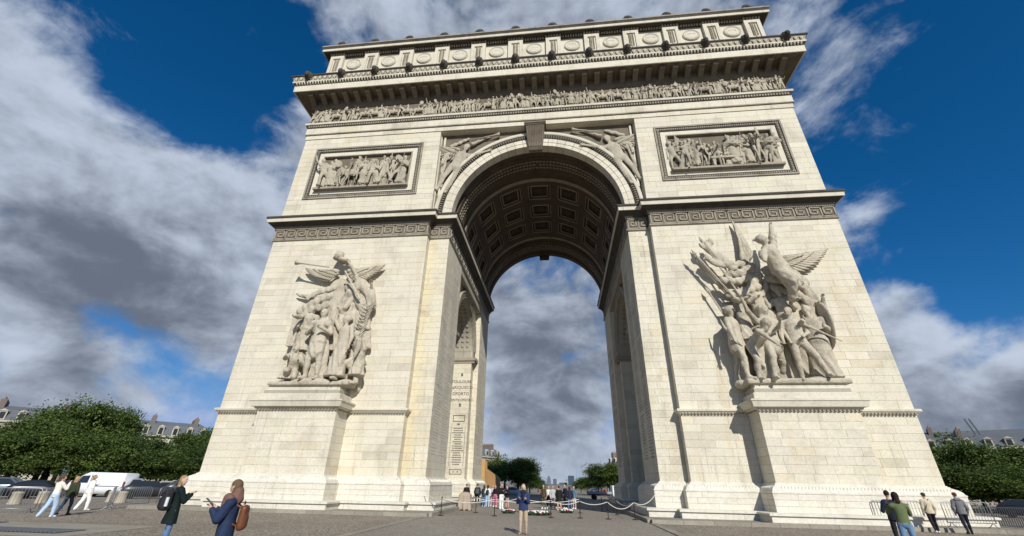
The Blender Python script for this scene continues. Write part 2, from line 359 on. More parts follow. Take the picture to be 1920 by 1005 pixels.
for s in (-1, 1):
    fr = ((s * XP if s > 0 else -W), 0, 0); U = (1, 0, 0); N_ = (0, -1, 0); w = W - XP
    pa, pb = (PX0 - XP, PX1 - XP) if s > 0 else (W - PX1, W - PX0)
    # main front: below the pedestal string course, beside the pedestal
    ashlar(s, fr, U, N_, 0, pa, 1.86, 5.70); ashlar(s, fr, U, N_, pb, w, 1.86, 5.70)
    ashlar(s, fr, U, N_, 0, w, 5.95, ZI0, 5.95, .509)
    # above the impost, round the relief panel
    qa, qb = (10.5 - XP, 21.1 - XP) if s > 0 else (W - 21.1, W - 10.5)
    ashlar(s, fr, U, N_, 0, w, ZI1, 24.0, ZI1, .55); ashlar(s, fr, U, N_, 0, qa, 24.0, 29.95, ZI1, .55); ashlar(s, fr, U, N_, qb, w, 24.0, 29.95, ZI1, .55)
    ashlar(s, fr, U, N_, 0, w, 29.95, 31.25, ZI1, .55)
    # inner strip beside the opening
    ashlar(s, ((XI if s > 0 else -XP), YS, 0), U, N_, 0, XP - XI, 1.86, ZI0, lmin=.7, lmax=1.2, tf=(lambda t, a, b: (t[0] * 1.0, t[1] * (.96 if a < .2 else .99), t[2] * (.85 if a < .2 else .96))) if s < 0 else None)
    # step side of the front panel
    ashlar(s, (s * XP, 0, 0), (0, 1, 0), (-s, 0, 0), 0.0, YS, 1.86, ZI0, lmin=.6, lmax=.7); ashlar(s, (s * XP, 0, 0), (0, 1, 0), (-s, 0, 0), 0.0, YS, ZI1, 31.25, ZI1, lmin=.6, lmax=.7)
    # passage walls
    ashlar(s, (s * XI, YS, 0), (0, 1, 0), (-s, 0, 0), 0, 5.7 - YS, 1.86, ZI0); ashlar(s, (s * XI, 16.5, 0), (0, 1, 0), (-s, 0, 0), 0, 5.07, 1.86, ZI0)
    ashlar(s, ((XI if s > 0 else -7.85), 16.5, 0), U, N_, 0, .54, 1.86, 18.95, lmin=.6, lmax=.7)
    ashlar(s, (s * 7.85, 15.3, 0), (0, 1, 0), (-s, 0, 0), 0, 1.2, 1.86, 18.9); ashlar(s, (s * 7.85, 5.7, 0), (0, 1, 0), (-s, 0, 0), 0, 1.2, 1.86, 18.9)
    ashlar(s, ((7.85 if s > 0 else -13.5), 15.3, 0), U, N_, 0, 5.65, 1.86, 13.0)
    # pedestal
    ashlar(s, ((PX0 if s > 0 else -PX1), -PD, 0), U, N_, 0, PX1 - PX0, 1.86, 5.62, lmin=.9, lmax=1.6)
    for xx, nn in ((PX0, -s), (PX1, s)): ashlar(s, (s * xx, -PD, 0), (0, 1, 0), (nn, 0, 0), 0, PD, 1.86, 5.62, lmin=.7, lmax=1.0)
    c = MB(); c.box(s * (PX0 + .05), s * (PX1 - .05), -PD + .05, .03, .2, 6.9); AP(c.build('pedestal_core', M['mortar']))

def chain(s, ped=True, pas=True):
    c = []
    if pas: c += [(13.5, 6.9), (7.85, 6.9), (7.85, 5.7)]
    c += [(7.31, 5.7), (7.31, YS), (XP, YS), (XP, 0)]
    if not pas: c = [(7.31, 21.57), (7.31, YS), (XP, YS), (XP, 0)]
    if ped: c += [(PX0, 0), (PX0, -PD), (PX1, -PD), (PX1, 0)]
    c += [(W, 0), (W, D), (XP, D), (XP, 21.57), (7.31, 21.57)]
    if pas: c += [(7.31, 16.5), (7.85, 16.5), (7.85, 15.3), (13.5, 15.3)]
    if not pas: c = c[:-1]
    return c if s > 0 else [(-x, y) for x, y in c][::-1]
for s in (-1, 1):
    ch = chain(s)
    b = MB(); b.mould(ch, [(1.04, 0.0), (1.04, .32), (1.15, .34), (1.15, .43), (1.08, .46), (.50, .47)]); AP(b.build('base_step', M['base']))
    b = MB(); b.mould(ch, [(.46, .40), (.46, 1.34), (.0, 1.34)]); AP(b.build('plinth_core', M['mortar']))
    b = MB(); b.mould(ch, [(.44, 1.335), (.52, 1.345), (.52, 1.41), (.47, 1.44), (.44, 1.53), (.34, 1.64), (.20, 1.72), (.12, 1.76), (.12, 1.80), (.05, 1.82), (.05, 1.862), (-.05, 1.863)]); AP(b.build('plinth_moulding', M['base']))
    # plinth block courses
    fp = [p for p in (ch if s > 0 else ch)]
    for i in range(len(fp) - 1):
        a, bb = Vector((*fp[i], 0)), Vector((*fp[i + 1], 0)); U = (bb - a).normalized(); Nn = Vector((U.y, -U.x, 0)); L = (bb - a).length
        if Nn.dot(CAM - a) < 0: continue
        def conv(j):                      # +1 convex corner, -1 concave
            if j <= 0 or j >= len(fp) - 1: return 0
            p0, p1, p2 = Vector((*fp[j - 1], 0)), Vector((*fp[j], 0)), Vector((*fp[j + 1], 0))
            return 1 if (p1 - p0).cross(p2 - p1).z > 0 else -1
        ashlar(s, a + Nn * .5, U, Nn, -.5 * conv(i), L + .5 * conv(i + 1), .46, 1.335, .46, .2925, 1.1, 2.6, mat='base')
    # carved leaves on the plinth moulding
    lv = MB()
    for i in range(len(fp) - 1):
        a, bb = Vector((*fp[i], 0)), Vector((*fp[i + 1], 0)); U = (bb - a).normalized(); Nn = Vector((U.y, -U.x, 0)); L = (bb - a).length
        if Nn.dot(CAM - a) < 0: continue
        n = max(1, int(L / .17))
        for k in range(n):
            u = (k + .5) * L / n; p0 = a + U * (u - .06) + Nn * .43 + Vector((0, 0, 1.47)); p1 = a + U * (u + .08) + Nn * .22 + Vector((0, 0, 1.69))
            lv.tube([p0, (p0 + p1) / 2 + Nn * .03 + Vector((0, 0, .03)), p1], [.03, .06, .02], 5)
    AP(lv.build('leaf_carving', M['base'], kind='stuff'))
    # string course at the pedestal level (front panel only)
    fpn = [(XP, .6), (XP, 0), (W, 0), (W, D)]; fpn = fpn if s > 0 else [(-x, y) for x, y in fpn][::-1]
    b = MB(); b.mould(fpn, [(-.05, 5.60), (.04, 5.62), (.06, 5.68), (.14, 5.73), (.16, 5.78), (.22, 5.80), (.23, 5.90), (.20, 5.95), (-.05, 5.97)], capends=True); AP(b.build('string_course', M['light']))
    b = MB()
    for k in range(int((W - XP) / .2)):
        x = XP + .1 + k * .2
        if PX0 - .3 < x < PX1 + .3: continue
        b.box(s * x - .06, s * x + .06, -.17, -.04, 5.63, 5.72)
    AP(b.build('bead_course', M['trim'], kind='stuff'))
    # pedestal cornice and stepped cap
    r = [(PX0, 0.02), (PX0, -PD), (PX1, -PD), (PX1, 0.02)]; r = r if s > 0 else [(-x, y) for x, y in r][::-1]
    b = MB(); b.mould(r, [(-.05, 5.55), (.05, 5.57), (.07, 5.64), (.16, 5.70), (.18, 5.78), (.36, 5.80), (.42, 6.10), (.47, 6.13), (.47, 6.22), (.30, 6.27)], capends=True); b.box(s * (PX0 - .3), s * (PX1 + .3), -PD - .3, .02, 6.10, 6.272); AP(b.build('pedestal_cornice', M['light']))
    b = MB()
    n = 26
    for k in range(n): x = PX0 - .1 + (k + .5) * (PX1 - PX0 + .2) / n; b.box(s * x - .06, s * x + .06, -PD - .16, -PD, 5.60, 5.74)
    for k in range(8):
        for xx in (PX0 - .08, PX1 + .08): b.box(s * xx - .08, s * xx + .08, -PD + .05 + k * .19, -PD + .16 + k * .19, 5.60, 5.74)
    AP(b.build('egg_moulding', M['trim'], kind='stuff'))
    for p, z0, z1 in ((.10, 6.26, 6.66), (-.06, 6.655, 6.98), (-.20, 6.975, 7.30)):
        b = MB(); b.mould(r, [(p - .02, z0), (p, z0 + .02), (p, z1 - .06), (p - .05, z1), (p - .9, z1 + .001)], capends=True); AP(b.build('pedestal_step', M['light']))
    # impost: key-fret band, cove and cornice, following the stepped pier
    ci = chain(s, ped=False, pas=False)
    b = MB(); b.mould(ci, [(-.03, 19.62), (.05, 19.64), (.12, 19.70), (.12, 19.79), (.06, 19.82)]); AP(b.build('fret_ledge', M['trim']))
    b = MB(); b.mould(ci, [(.055, 19.80), (.055, 20.72)]); AP(b.build('fret_ground', M['brown']))
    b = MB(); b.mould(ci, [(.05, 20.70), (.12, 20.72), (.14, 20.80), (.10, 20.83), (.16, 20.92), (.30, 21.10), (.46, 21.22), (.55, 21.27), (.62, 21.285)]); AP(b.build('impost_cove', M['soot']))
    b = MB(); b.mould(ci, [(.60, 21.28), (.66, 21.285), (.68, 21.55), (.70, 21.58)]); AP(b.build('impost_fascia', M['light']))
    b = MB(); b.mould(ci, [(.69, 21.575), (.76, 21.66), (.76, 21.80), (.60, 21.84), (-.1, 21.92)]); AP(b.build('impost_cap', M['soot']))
    b = MB()
    for i in range(len(ci) - 1):
        a, bb = Vector((*ci[i], 0)), Vector((*ci[i + 1], 0)); U = (bb - a).normalized(); Nn = Vector((U.y, -U.x, 0)); L = (bb - a).length
        if abs(Nn.y + 1) > .01: continue
        n = int(L / .13)
        for k in range(n): p = a + U * ((k + .5) * L / n) + Nn * .15 + Vector((0, 0, 20.765)); b.box(p.x - .04, p.x + .04, p.y - .03, p.y + .05, p.z - .04, p.z + .04)
    AP(b.build('bead_course', M['trim'], kind='stuff'))

# Greek-key units
def fret_mesh(mir):
    b = MB(); u, v, t = .97 / 7.0, .80 / 6.0, .045
    path = [(-.5, 0), (6.4, 0)]; path2 = [(0, 0), (0, 6), (5.6, 6), (5.6, 1.7), (2.0, 1.7), (2.0, 4.1), (3.8, 4.1)]
    for pth in (path, path2):
        for (a, c), (a2, c2) in zip(pth[:-1], pth[1:]):
            x0, x1 = sorted((a * u, a2 * u)); z0, z1 = sorted((c * v, c2 * v))
            b.box(x0 - t, x1 + t, -.065, .02, z0 - t, z1 + t)
    if mir: b.v = [(-x, y, z) for x, y, z in b.v]; b.f = [f[::-1] for f in b.f]
    me = b.mesh('fret_unit'); me.materials.append(M['trim']); return me
FM = [fret_mesh(False), fret_mesh(True)]
for s in (-1, 1):
    x0 = XP if s > 0 else -W; n = 14; st = (W - XP) / n
    for k in range(n):
        mir = k >= n / 2
        AP(inst('fret_unit', FM[mir], None, (x0 + st * (k + (1 if mir else 0)) + (.06 if not mir else -.06), -.055, 19.86)))
    xs0 = XI if s > 0 else -XP
    for k in range(2): AP(inst('fret_unit', FM[s < 0], None, (xs0 + .05 + .82 * k + (.72 if s < 0 else 0), YS - .055, 19.86), scale=(.80, 1, 1)))
    for k in range(20): AP(inst('fret_unit', FM[s > 0], None, (s * (XI - .055), .8 + k * 1.03 + (0 if s < 0 else .0), 19.86), rot=(0, 0, PI / 2 if s < 0 else -PI / 2)))

# front and rear arch walls with archivolts, vault
RA, ZS = 7.31, 21.88
def arcpts(R, n=48, a0=0, a1=PI): return [(R * math.cos(a0 + (a1 - a0) * k / n), ZS + R * math.sin(a0 + (a1 - a0) * k / n)) for k in range(n + 1)]
for y0, y1 in ((YS, 1.4), (D - 1.4, D - YS)):
    poly = [(-XP, 21.80), (-XP, 31.30), (XP, 31.30), (XP, 21.80)] + arcpts(RA + .1)
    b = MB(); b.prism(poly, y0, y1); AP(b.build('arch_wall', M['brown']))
def ring(prof, mat, name, n=64, a0=0.0, a1=PI, **k):
    """prof: list of (R, y) revolved about the vault axis"""
    b = MB(); vs = []; m_ = len(prof)
    for i in range(n + 1):
        a = a0 + (a1 - a0) * i / n
        for R, y in prof: vs.append((R * math.cos(a), y, ZS + R * math.sin(a)))
    b.add(vs, [(i * m_ + j, i * m_ + j + 1, (i + 1) * m_ + j + 1, (i + 1) * m_ + j) for i in range(n) for j in range(m_ - 1)])
    return AP(b.build(name, mat, **k))
# voussoirs: each wedge its own piece
for a_i in range(31):
    a0, a1 = PI * a_i / 31 + .002, PI * (a_i + 1) / 31 - .002; b = MB(); t = tint(); vs = []
    prof = [(RA, 1.35), (RA, .50), (7.68, .50), (7.70, .46), (8.12, .46), (8.12, .64)]
    for k in range(5):
        a = a0 + (a1 - a0) * k / 4
        for R, y in prof: vs.append((R * math.cos(a), y, ZS + R * math.sin(a)))
    m_ = len(prof); fs = [(i * m_ + j, i * m_ + j + 1, (i + 1) * m_ + j + 1, (i + 1) * m_ + j) for i in range(4) for j in range(m_ - 1)] + [tuple(range(m_)), tuple(4 * m_ + j for j in range(m_))[::-1]]
    b.add(vs, fs, t); AP(b.build('voussoir', M['ashlar']))
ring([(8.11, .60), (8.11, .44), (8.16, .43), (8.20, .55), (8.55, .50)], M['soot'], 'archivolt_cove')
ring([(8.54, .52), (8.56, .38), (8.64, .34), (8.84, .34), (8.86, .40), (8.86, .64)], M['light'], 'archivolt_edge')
b = MB(); n = 116
for k in range(n):
    a = PI * (k + .5) / n; R = 8.36; ca, sa = math.cos(a), math.sin(a); c = Vector((R * ca, .46, ZS + R * sa)); ra = Vector((ca, 0, sa)); ta = Vector((-sa, 0, ca))
    b.tube([c - ra * .13, c + Vector((0, -.05, 0)), c + ra * .13], [.03, .075, .04], 5)
AP(b.build('egg_moulding', M['trim'], kind='stuff'))
# vault: plain bands, ornament bands and coffers
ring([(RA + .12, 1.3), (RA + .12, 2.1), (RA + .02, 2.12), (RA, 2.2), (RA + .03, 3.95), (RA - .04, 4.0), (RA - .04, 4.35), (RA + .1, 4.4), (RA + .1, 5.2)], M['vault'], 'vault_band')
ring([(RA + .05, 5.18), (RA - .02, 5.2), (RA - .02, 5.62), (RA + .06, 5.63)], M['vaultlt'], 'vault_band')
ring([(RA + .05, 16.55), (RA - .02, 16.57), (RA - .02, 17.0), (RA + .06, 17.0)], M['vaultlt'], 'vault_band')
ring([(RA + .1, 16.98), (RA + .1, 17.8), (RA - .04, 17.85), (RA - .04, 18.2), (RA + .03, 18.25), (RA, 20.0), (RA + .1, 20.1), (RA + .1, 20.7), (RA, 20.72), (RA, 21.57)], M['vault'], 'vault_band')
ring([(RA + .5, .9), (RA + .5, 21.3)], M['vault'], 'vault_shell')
b = MB()
for yb, zn in ((3.05, 1), (19.1, 1)):
    n = 70
    for k in range(n):
        a = PI * (k + .5) / n; sgn = 1 if a < PI / 2 else -1
        for dy in (-.42, 0, .42):
            a2 = a + sgn * .02 * (1 if dy else -1.0); c = Vector((RA * math.cos(a2), yb + dy, ZS + RA * math.sin(a2))); ta = Vector((-math.sin(a2), 0, math.cos(a2))) * sgn
            b.tube([c - ta * .14, c + Vector((-math.cos(a2), 0, -math.sin(a2))) * .05, c + ta * .16], [.04, .11, .02], 5)
AP(b.build('laurel_carving', M['vaultlt'], kind='stuff'))
CA = [math.radians(90 + 24.4 * k) for k in (-3, -2, -1, 0, 1, 2, 3)]; HW = math.radians(9.2)
CY = [(6.25, 8.75), (9.7, 12.15), (13.05, 15.5)]
cuts = [0]; 
for a in CA: cuts += [a - HW, a + HW]
cuts.append(PI); ycuts = [5.6]
for y0, y1 in CY: ycuts += [y0, y1]
ycuts.append(16.6)
b = MB()
for i in range(len(cuts) - 1):
    for j in range(len(ycuts) - 1):
        if i % 2 == 1 and j % 2 == 1: continue
        nn = 6; vs = []
        for k in range(nn + 1):
            a = cuts[i] + (cuts[i + 1] - cuts[i]) * k / nn
            for R, y in ((RA + .45, ycuts[j]), (RA, ycuts[j]), (RA, ycuts[j + 1]), (RA + .45, ycuts[j + 1])): vs.append((R * math.cos(a), y, ZS + R * math.sin(a)))
        b.add(vs, [(k * 4 + l, k * 4 + l + 1, (k + 1) * 4 + l + 1, (k + 1) * 4 + l) for k in range(nn) for l in range(3)] + [(0, 1, 2, 3), (nn * 4 + 3, nn * 4 + 2, nn * 4 + 1, nn * 4)])
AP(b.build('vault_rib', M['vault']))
def coffer_mesh():
    b = MB()                                   # local: tangent = x, y = y, radial outward = z
    hw, hy = RA * math.tan(HW), 1.22
    for e, z0, z1 in ((0.0, -.03, .08), (.26, .10, .2)):
        x, y, t = hw - e, hy - e, .10
        for sx in (-1, 1): b.box(sx * (x - t), sx * x, -y, y, z0, z1)
        for sy in (-1, 1): b.box(-x + t, x - t, sy * (y - t), sy * y, z0, z1)
    me0 = b
    r = MB(); r.lathe([(.16, 0), (.18, .12), (.02, .16)], 8, (0, 0, 0))
    for k in range(8):
        w = k * PI / 4; c = Vector((math.cos(w), math.sin(w), 0)); r.tube([c * .12 + Vector((0, 0, .02)), c * .38 + Vector((0, 0, .10)), c * .62 + Vector((0, 0, .0))], [.05, .15, .05], 6)
    r.v = [(x, y, .42 - z) for x, y, z in r.v]
    return b.mesh('coffer'), r.mesh('rosette')
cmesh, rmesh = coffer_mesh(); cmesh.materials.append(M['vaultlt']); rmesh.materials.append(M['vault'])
for a in CA:
    for y0, y1 in CY:
        o = AP(inst('coffer', cmesh, None, (RA * math.cos(a), (y0 + y1) / 2, ZS + RA * math.sin(a)), (0, PI / 2 - a, 0)))
        inst('rosette', rmesh, o)
# keystone console
for yk, sy in ((YS, -1), (D - YS, 1)):
    b = MB(); prof = [(28.55, .0), (28.62, .25), (28.9, .42), (29.3, .44), (30.0, .62), (30.7, .86), (31.0, .98)]
    vs = []
    for z, p in prof:
        hw = .60 + (z - 28.55) / 2.45 * .26
        vs += [(-hw, yk, z), (-hw, yk + sy * p, z), (hw, yk + sy * p, z), (hw, yk, z)]
    fs = [(i * 4 + j, i * 4 + j + 1, (i + 1) * 4 + j + 1, (i + 1) * 4 + j) for i in range(len(prof) - 1) for j in range(3)] + [(0, 3, 2, 1), tuple((len(prof) - 1) * 4 + j for j in range(4))]
    b.add(vs, fs)
    for k in range(-4, 5):
        for (z, p), (z2, p2) in zip(prof[2:-1], prof[3:]):
            x = k * .15; b.tube([(x, yk + sy * (p + .01), z), (x, yk + sy * (p2 + .01), z2)], .045, 5)
    b.box(-.93, .93, yk, yk + sy * 1.05, 31.0, 31.12); b.box(-1.0, 1.0, yk, yk + sy * 1.13, 31.12, 31.24)
    AP(b.build('keystone', M['brown']))
# thin borders of the spandrels
for s in (-1, 1):
    b = MB(); b.box(s * 8.55, s * 8.72, .50, .66, 24.0, 31.0); b.box(s * 8.90, s * 8.965, .42, .66, 21.95, 31.2); AP(b.build('spandrel_border', M['light']))

# --- entablature
ent = [(-W, 0), (W, 0), (W, D), (-W, D)]
b = MB(); b.box(-W + .02, W - .02, .02, D - .02, 31.22, 44.0); AP(b.build('upper_mass', M['light']))
b = MB(); b.mould(ent, [(-.1, 31.22), (.0, 31.23), (.05, 31.25), (.05, 31.76), (.04, 31.78)], True); AP(b.build('architrave_core', M['mortar']))
b = MB(); b.mould(ent, [(.0, 31.765), (.12, 31.78), (.13, 31.86), (.14, 32.62), (.13, 32.63)], True); AP(b.build('architrave_core', M['mortar']))
for z0, z1, p in ((31.26, 31.755, .065), (31.90, 32.62, .155)):
    ashlar(1, (-W - p, -p, 0), (1, 0, 0), (0, -1, 0), W + p, 2 * (W + p), z0, z1, z0, 1.0, 1.2, 2.4); ashlar(-1, (-W - p, -p, 0), (1, 0, 0), (0, -1, 0), 0, W + p, z0, z1, z0, 1.0, 1.2, 2.4)
b = MB(); b.mould(ent, [(.10, 31.76), (.17, 31.775), (.18, 31.86), (.15, 31.905)], True); AP(b.build('architrave_fillet', M['trim']))
b = MB(); b.mould(ent, [(.12, 32.61), (.17, 32.63), (.20, 32.74), (.28, 32.90), (.30, 32.97)], True); AP(b.build('architrave_cyma', M['soot']))
b = MB(); b.mould(ent, [(.29, 32.965), (.34, 32.98), (.36, 33.19), (.30, 33.24), (-.1, 33.26)], True); AP(b.build('frieze_ledge', M['light']))
b = MB()
for k in range(190): x = -W + .0 + (k + .5) * 2 * W / 190; b.box(x - .07, x + .07, -.28, -.18, 32.70, 32.88)
AP(b.build('egg_moulding', M['trim'], kind='stuff'))
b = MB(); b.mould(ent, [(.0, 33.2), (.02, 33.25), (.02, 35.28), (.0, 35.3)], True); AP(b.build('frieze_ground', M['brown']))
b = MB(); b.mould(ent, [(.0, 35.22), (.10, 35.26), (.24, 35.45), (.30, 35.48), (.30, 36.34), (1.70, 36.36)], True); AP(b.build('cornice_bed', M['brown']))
b = MB(); b.mould(ent, [(1.58, 36.37), (1.60, 36.30), (1.70, 36.30), (1.72, 37.04), (1.70, 37.06)], True); AP(b.build('corona', M['ashlar']))
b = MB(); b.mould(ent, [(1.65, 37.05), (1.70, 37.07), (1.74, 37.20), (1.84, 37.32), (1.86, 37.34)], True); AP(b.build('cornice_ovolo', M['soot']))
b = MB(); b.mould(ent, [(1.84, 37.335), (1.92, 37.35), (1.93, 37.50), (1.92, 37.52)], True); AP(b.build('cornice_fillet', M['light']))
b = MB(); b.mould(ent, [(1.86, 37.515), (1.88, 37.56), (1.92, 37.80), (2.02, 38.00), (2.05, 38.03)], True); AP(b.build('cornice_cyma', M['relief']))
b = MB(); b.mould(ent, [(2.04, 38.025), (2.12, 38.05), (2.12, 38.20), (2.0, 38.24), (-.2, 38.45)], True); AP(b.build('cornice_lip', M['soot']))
b = MB(); n = 168
for k in range(n): x = -W - 1.6 + (k + .5) * (2 * W + 3.2) / n; b.tube([(x, -1.76, 37.09), (x, -1.86, 37.2), (x, -1.9, 37.33)], [.05, .085, .05], 5)
AP(b.build('egg_moulding', M['light'], kind='stuff'))
b = MB(); n = 96
for k in range(n):
    x = -W - 1.8 + (k + .5) * (2 * W + 3.6) / n
    for q in range(-2, 3):
        w = q * .42; b.tube([(x, -1.93, 37.56), (x + math.sin(w) * .10, -1.99, 37.72), (x + math.sin(w) * .19, -2.03, 37.60 + .36 * math.cos(w * .6))], [.02, .045, .02], 4)
AP(b.build('palmette_carving', M['light'], kind='stuff'))
# modillions under the corona
def modillion():
    b = MB(); pr_ = [(.30, 36.33), (1.32, 36.33), (1.36, 36.26), (1.36, 36.10), (1.30, 36.02), (1.05, 35.98), (.75, 35.84), (.45, 35.66), (.30, 35.60)]
    b.prism([(-p, z) for p, z in pr_], -.24, .24, axis='x'); b.box(-.29, .29, -1.41, -.3, 36.22, 36.335)
    me = b.mesh('modillion'); me.materials.append(M['brown']); return me
mm = modillion()
for k in range(39): AP(inst('modillion', mm, None, (-22.6 + k * 45.2 / 38, 0, 0)))
# attic
NP = 12; SP = 43.52 / 11
def atticpil():
    b = MB(); b.box(-.77, .77, -.20, .0, 38.4, 43.34)
    for x0, x1, z0, z1 in ((-.77, -.42, 38.4, 43.32), (.42, .77, 38.4, 43.32), (-.42, .42, 42.92, 43.32)): b.box(x0, x1, -.32, -.19, z0, z1 - .002)
    me = b.mesh('attic_pilaster'); me.materials.append(M['light'])
    c = MB()
    for sx in (-1, 1):
        for k in range(11): z = 41.0 + k * .17; c.tube([(sx * .08, -.2, z), (sx * .20, -.26, z + .08), (sx * .26, -.2, z + .2)], [.03, .06, .02], 5)
    c.tube([(0, -.22, 40.6), (0, -.26, 42.6), (0, -.22, 42.85)], [.05, .06, .02], 6)
    m2 = c.mesh('palm_carving'); m2.materials.append(M['relief']); return me, m2
pm, pm2 = atticpil()
def medal():
    b = MB(); b.lathe([(.90, 0), (.92, .10), (.86, .18), (.76, .19), (.66, .12), (.66, .10), (.60, .17), (.0001, .20)], 36, axis='y', sy=.94)
    c = MB()
    for k in range(40):
        w = 2 * PI * k / 40; c.box(.81 * math.cos(w) - .04, .81 * math.cos(w) + .04, -.24, -.17, .76 * math.sin(w) - .04, .76 * math.sin(w) + .04)
    me = b.mesh('medallion'); me.materials.append(M['light']); m2 = c.mesh('bead_ring'); m2.materials.append(M['light']); return me, m2
dm, dm2 = medal()
for k in range(NP):
    x = -21.76 + SP * k
    o = AP(inst('attic_pilaster', pm, None, (x, 0, 0))); inst('palm_carving', pm2, o)
    if k < NP - 1:
        o = AP(inst('medallion', dm, None, (x + SP / 2, .0, 42.12), scale=(.92, .62, .92))); inst('bead_ring', dm2, o)['kind'] = 'stuff'
        b = MB(); nl = random.randint(5, 8)                 # worn raised letters, no longer legible
        for q in range(nl):
            t_ = (q - (nl - 1) / 2) * .12; zz = .16 - .55 * t_ * t_
            for e in range(2): b.box(t_ - .035 + e * .045, t_ - .015 + e * .045, -.215, -.15, zz - .07 * random.uniform(.5, 1), zz + .07)
        lo = b.build('worn_lettering', M['relief'], o, kind='stuff')
at = [(-W, 0), (W, 0), (W, D), (-W, D)]
b = MB(); b.mould(at, [(.0, 43.30), (.10, 43.32), (.12, 43.42), (.12, 43.62), (.40, 43.64), (.80, 43.66)], True); AP(b.build('attic_cornice_bed', M['soot']))
b = MB(); b.mould(at, [(.70, 43.68), (.72, 43.63), (.80, 43.63), (.80, 43.95), (.78, 43.97)], True); AP(b.build('attic_corona', M['light']))
b = MB(); b.mould(at, [(.76, 43.965), (.80, 43.97), (.84, 44.16), (.88, 44.26)], True); AP(b.build('attic_cyma', M['soot']))
b = MB(); b.mould(at, [(.86, 44.255), (.90, 44.27), (.90, 44.44), (.80, 44.48), (-3, 44.6)], True); AP(b.build('attic_lip', M['trim']))
b = MB(); n = 170
for k in range(n): x = -W + (k + .5) * 2 * W / n; b.box(x - .07, x + .07, -.26, -.10, 43.42, 43.60)
AP(b.build('dentils', M['relief'], kind='stuff'))
b = MB()
for k in range(NP):
    x = -21.76 + SP * k
    for q in range(6): xx = x - .72 + q * .288; b.box(xx - .08, xx + .08, -.45, -.30, 43.40, 43.60)
    b.box(x - .86, x + .86, -.30, -.1, 43.36, 43.625)
AP(b.build('pilaster_dentils', M['trim'], kind='stuff'))
def crest():
    b = MB(); b.box(-.62, .62, -.2, .2, 0, .14)
    for q in range(-3, 4):
        w = q * .40; b.tube([(0, 0, .1), (math.sin(w) * .28, -.05, .16 + .38 * math.cos(w * .8)), (math.sin(w) * .46, 0, .12 + .72 * math.cos(w * .85))], [.06, .11, .06], 6)
    b.lathe([(.14, 0), (.17, .1), (.02, .16)], 8, (0, -.16, .25), axis='y')
    me = b.mesh('roof_crest'); me.materials.append(M['soot']); return me
cm = crest()
for k in range(NP): AP(inst('roof_crest', cm, None, (-21.5 + k * 43.0 / 11, -.66, 44.42), scale=(1.0, 1, .98)))

# small arches of the side passages (archivolt + impost) and inscriptions
for s in (-1, 1):
    b = MB(); n = 24; vs = []
    pr_ = [(4.2, 7.86), (4.2, 7.70), (4.45, 7.70), (4.47, 7.64), (4.75, 7.64), (4.78, 7.56), (4.92, 7.56), (4.92, 7.86)]
    for k in range(n + 1):
        a = PI * k / n
        for R, x in pr_: vs.append((s * x, 11.1 + R * math.cos(a), 14.2 + R * math.sin(a)))
    m_ = len(pr_); b.add(vs, [(i * m_ + j, i * m_ + j + 1, (i + 1) * m_ + j + 1, (i + 1) * m_ + j) for i in range(n) for j in range(m_ - 1)])
    for y0, y1 in ((6.18, 6.9), (15.3, 16.02)): b.box(s * 7.86, s * 7.70, y0, y1, 13.5, 14.2)
    AP(b.build('passage_archivolt', M['trim']))
    for y0, y1 in ((5.72, 7.1), (15.1, 16.48)):
        b = MB(); b.box(s * 7.5, s * 13.4, y0 + (.0 if y0 < 10 else .12), y1 - (.12 if y0 < 10 else 0), 12.95, 13.18); b.box(s * 7.38, s * 13.4, y0, y1, 13.18, 13.5)
        AP(b.build('passage_impost', M['trim']))
    # carved tunnel lining
    b = MB()
    for k in range(1, 24):
        a = PI * k / 24
        for x in np.arange(8.4, 13.5, .55): c = Vector((s * x, 11.1 + 4.18 * math.cos(a), 14.2 + 4.18 * math.sin(a))); b.tube([c, c - Vector((0, math.cos(a), math.sin(a))) * .07], [.2, .06], 6)
    AP(b.build('passage_carving', M['trim'], kind='stuff'))
    b = MB()                                   # columns of worn engraved names, too small to read
    for (x, y0, y1, z0, z1, stp) in ((XI, 1.1, 2.9, 3.2, 15.5, .20), (XI, 3.3, 5.2, 3.2, 17.5, .20), (XI, 17.2, 20.6, 3.2, 15.0, .21)):
        z = z0
        while z < z1:
            y = y0 + random.uniform(0, .3)
            if random.random() < .9:
                while y < y1 - random.uniform(.05, .6): w_ = random.uniform(.03, .09); b.box(s * (x - .0045), s * (x + .02), y, y + w_, z, z + .10); y += w_ + random.uniform(.02, .06)
            z += stp
    AP(b.build('engraved_names', M['name'], kind='stuff'))
def text(body, size, loc, name, parent_fn, mat, rot=(PI / 2, 0, 0), extr=.006):
    cu = bpy.data.curves.new(name, 'FONT'); cu.body = body; cu.size = size; cu.extrude = extr; cu.align_x = 'CENTER'
    o = bpy.data.objects.new(name, cu); COL.objects.link(o)
    dg = bpy.context.evaluated_depsgraph_get(); me = bpy.data.meshes.new_from_object(o.evaluated_get(dg)); bpy.data.objects.remove(o)
    me.materials.clear(); me.materials.append(mat); o = bpy.data.objects.new(name, me); COL.objects.link(o); o.location = loc; o.rotation_euler = rot
    return parent_fn(o)
JX = -8.78
for i, tx in enumerate(('TOULOUSE', 'MaRIQUIECO', 'OPORTO', 'FUENTE·OÑORO')):
    text(tx, .42 if i < 3 else .36, (JX, 15.288, 10.85 - i * .62), 'inscription', AP, M['ink'], extr=.01)
b = MB()
for z in (11.55, 8.45): b.box(JX - .12, JX + .12, 15.286, 15.32, z, z + .1); b.lathe([(.11, 0), (.02, .02)], 10, (JX, 15.29, z + .22), axis='y')
AP(b.build('inscription_emblem', M['ink']))
b = MB()
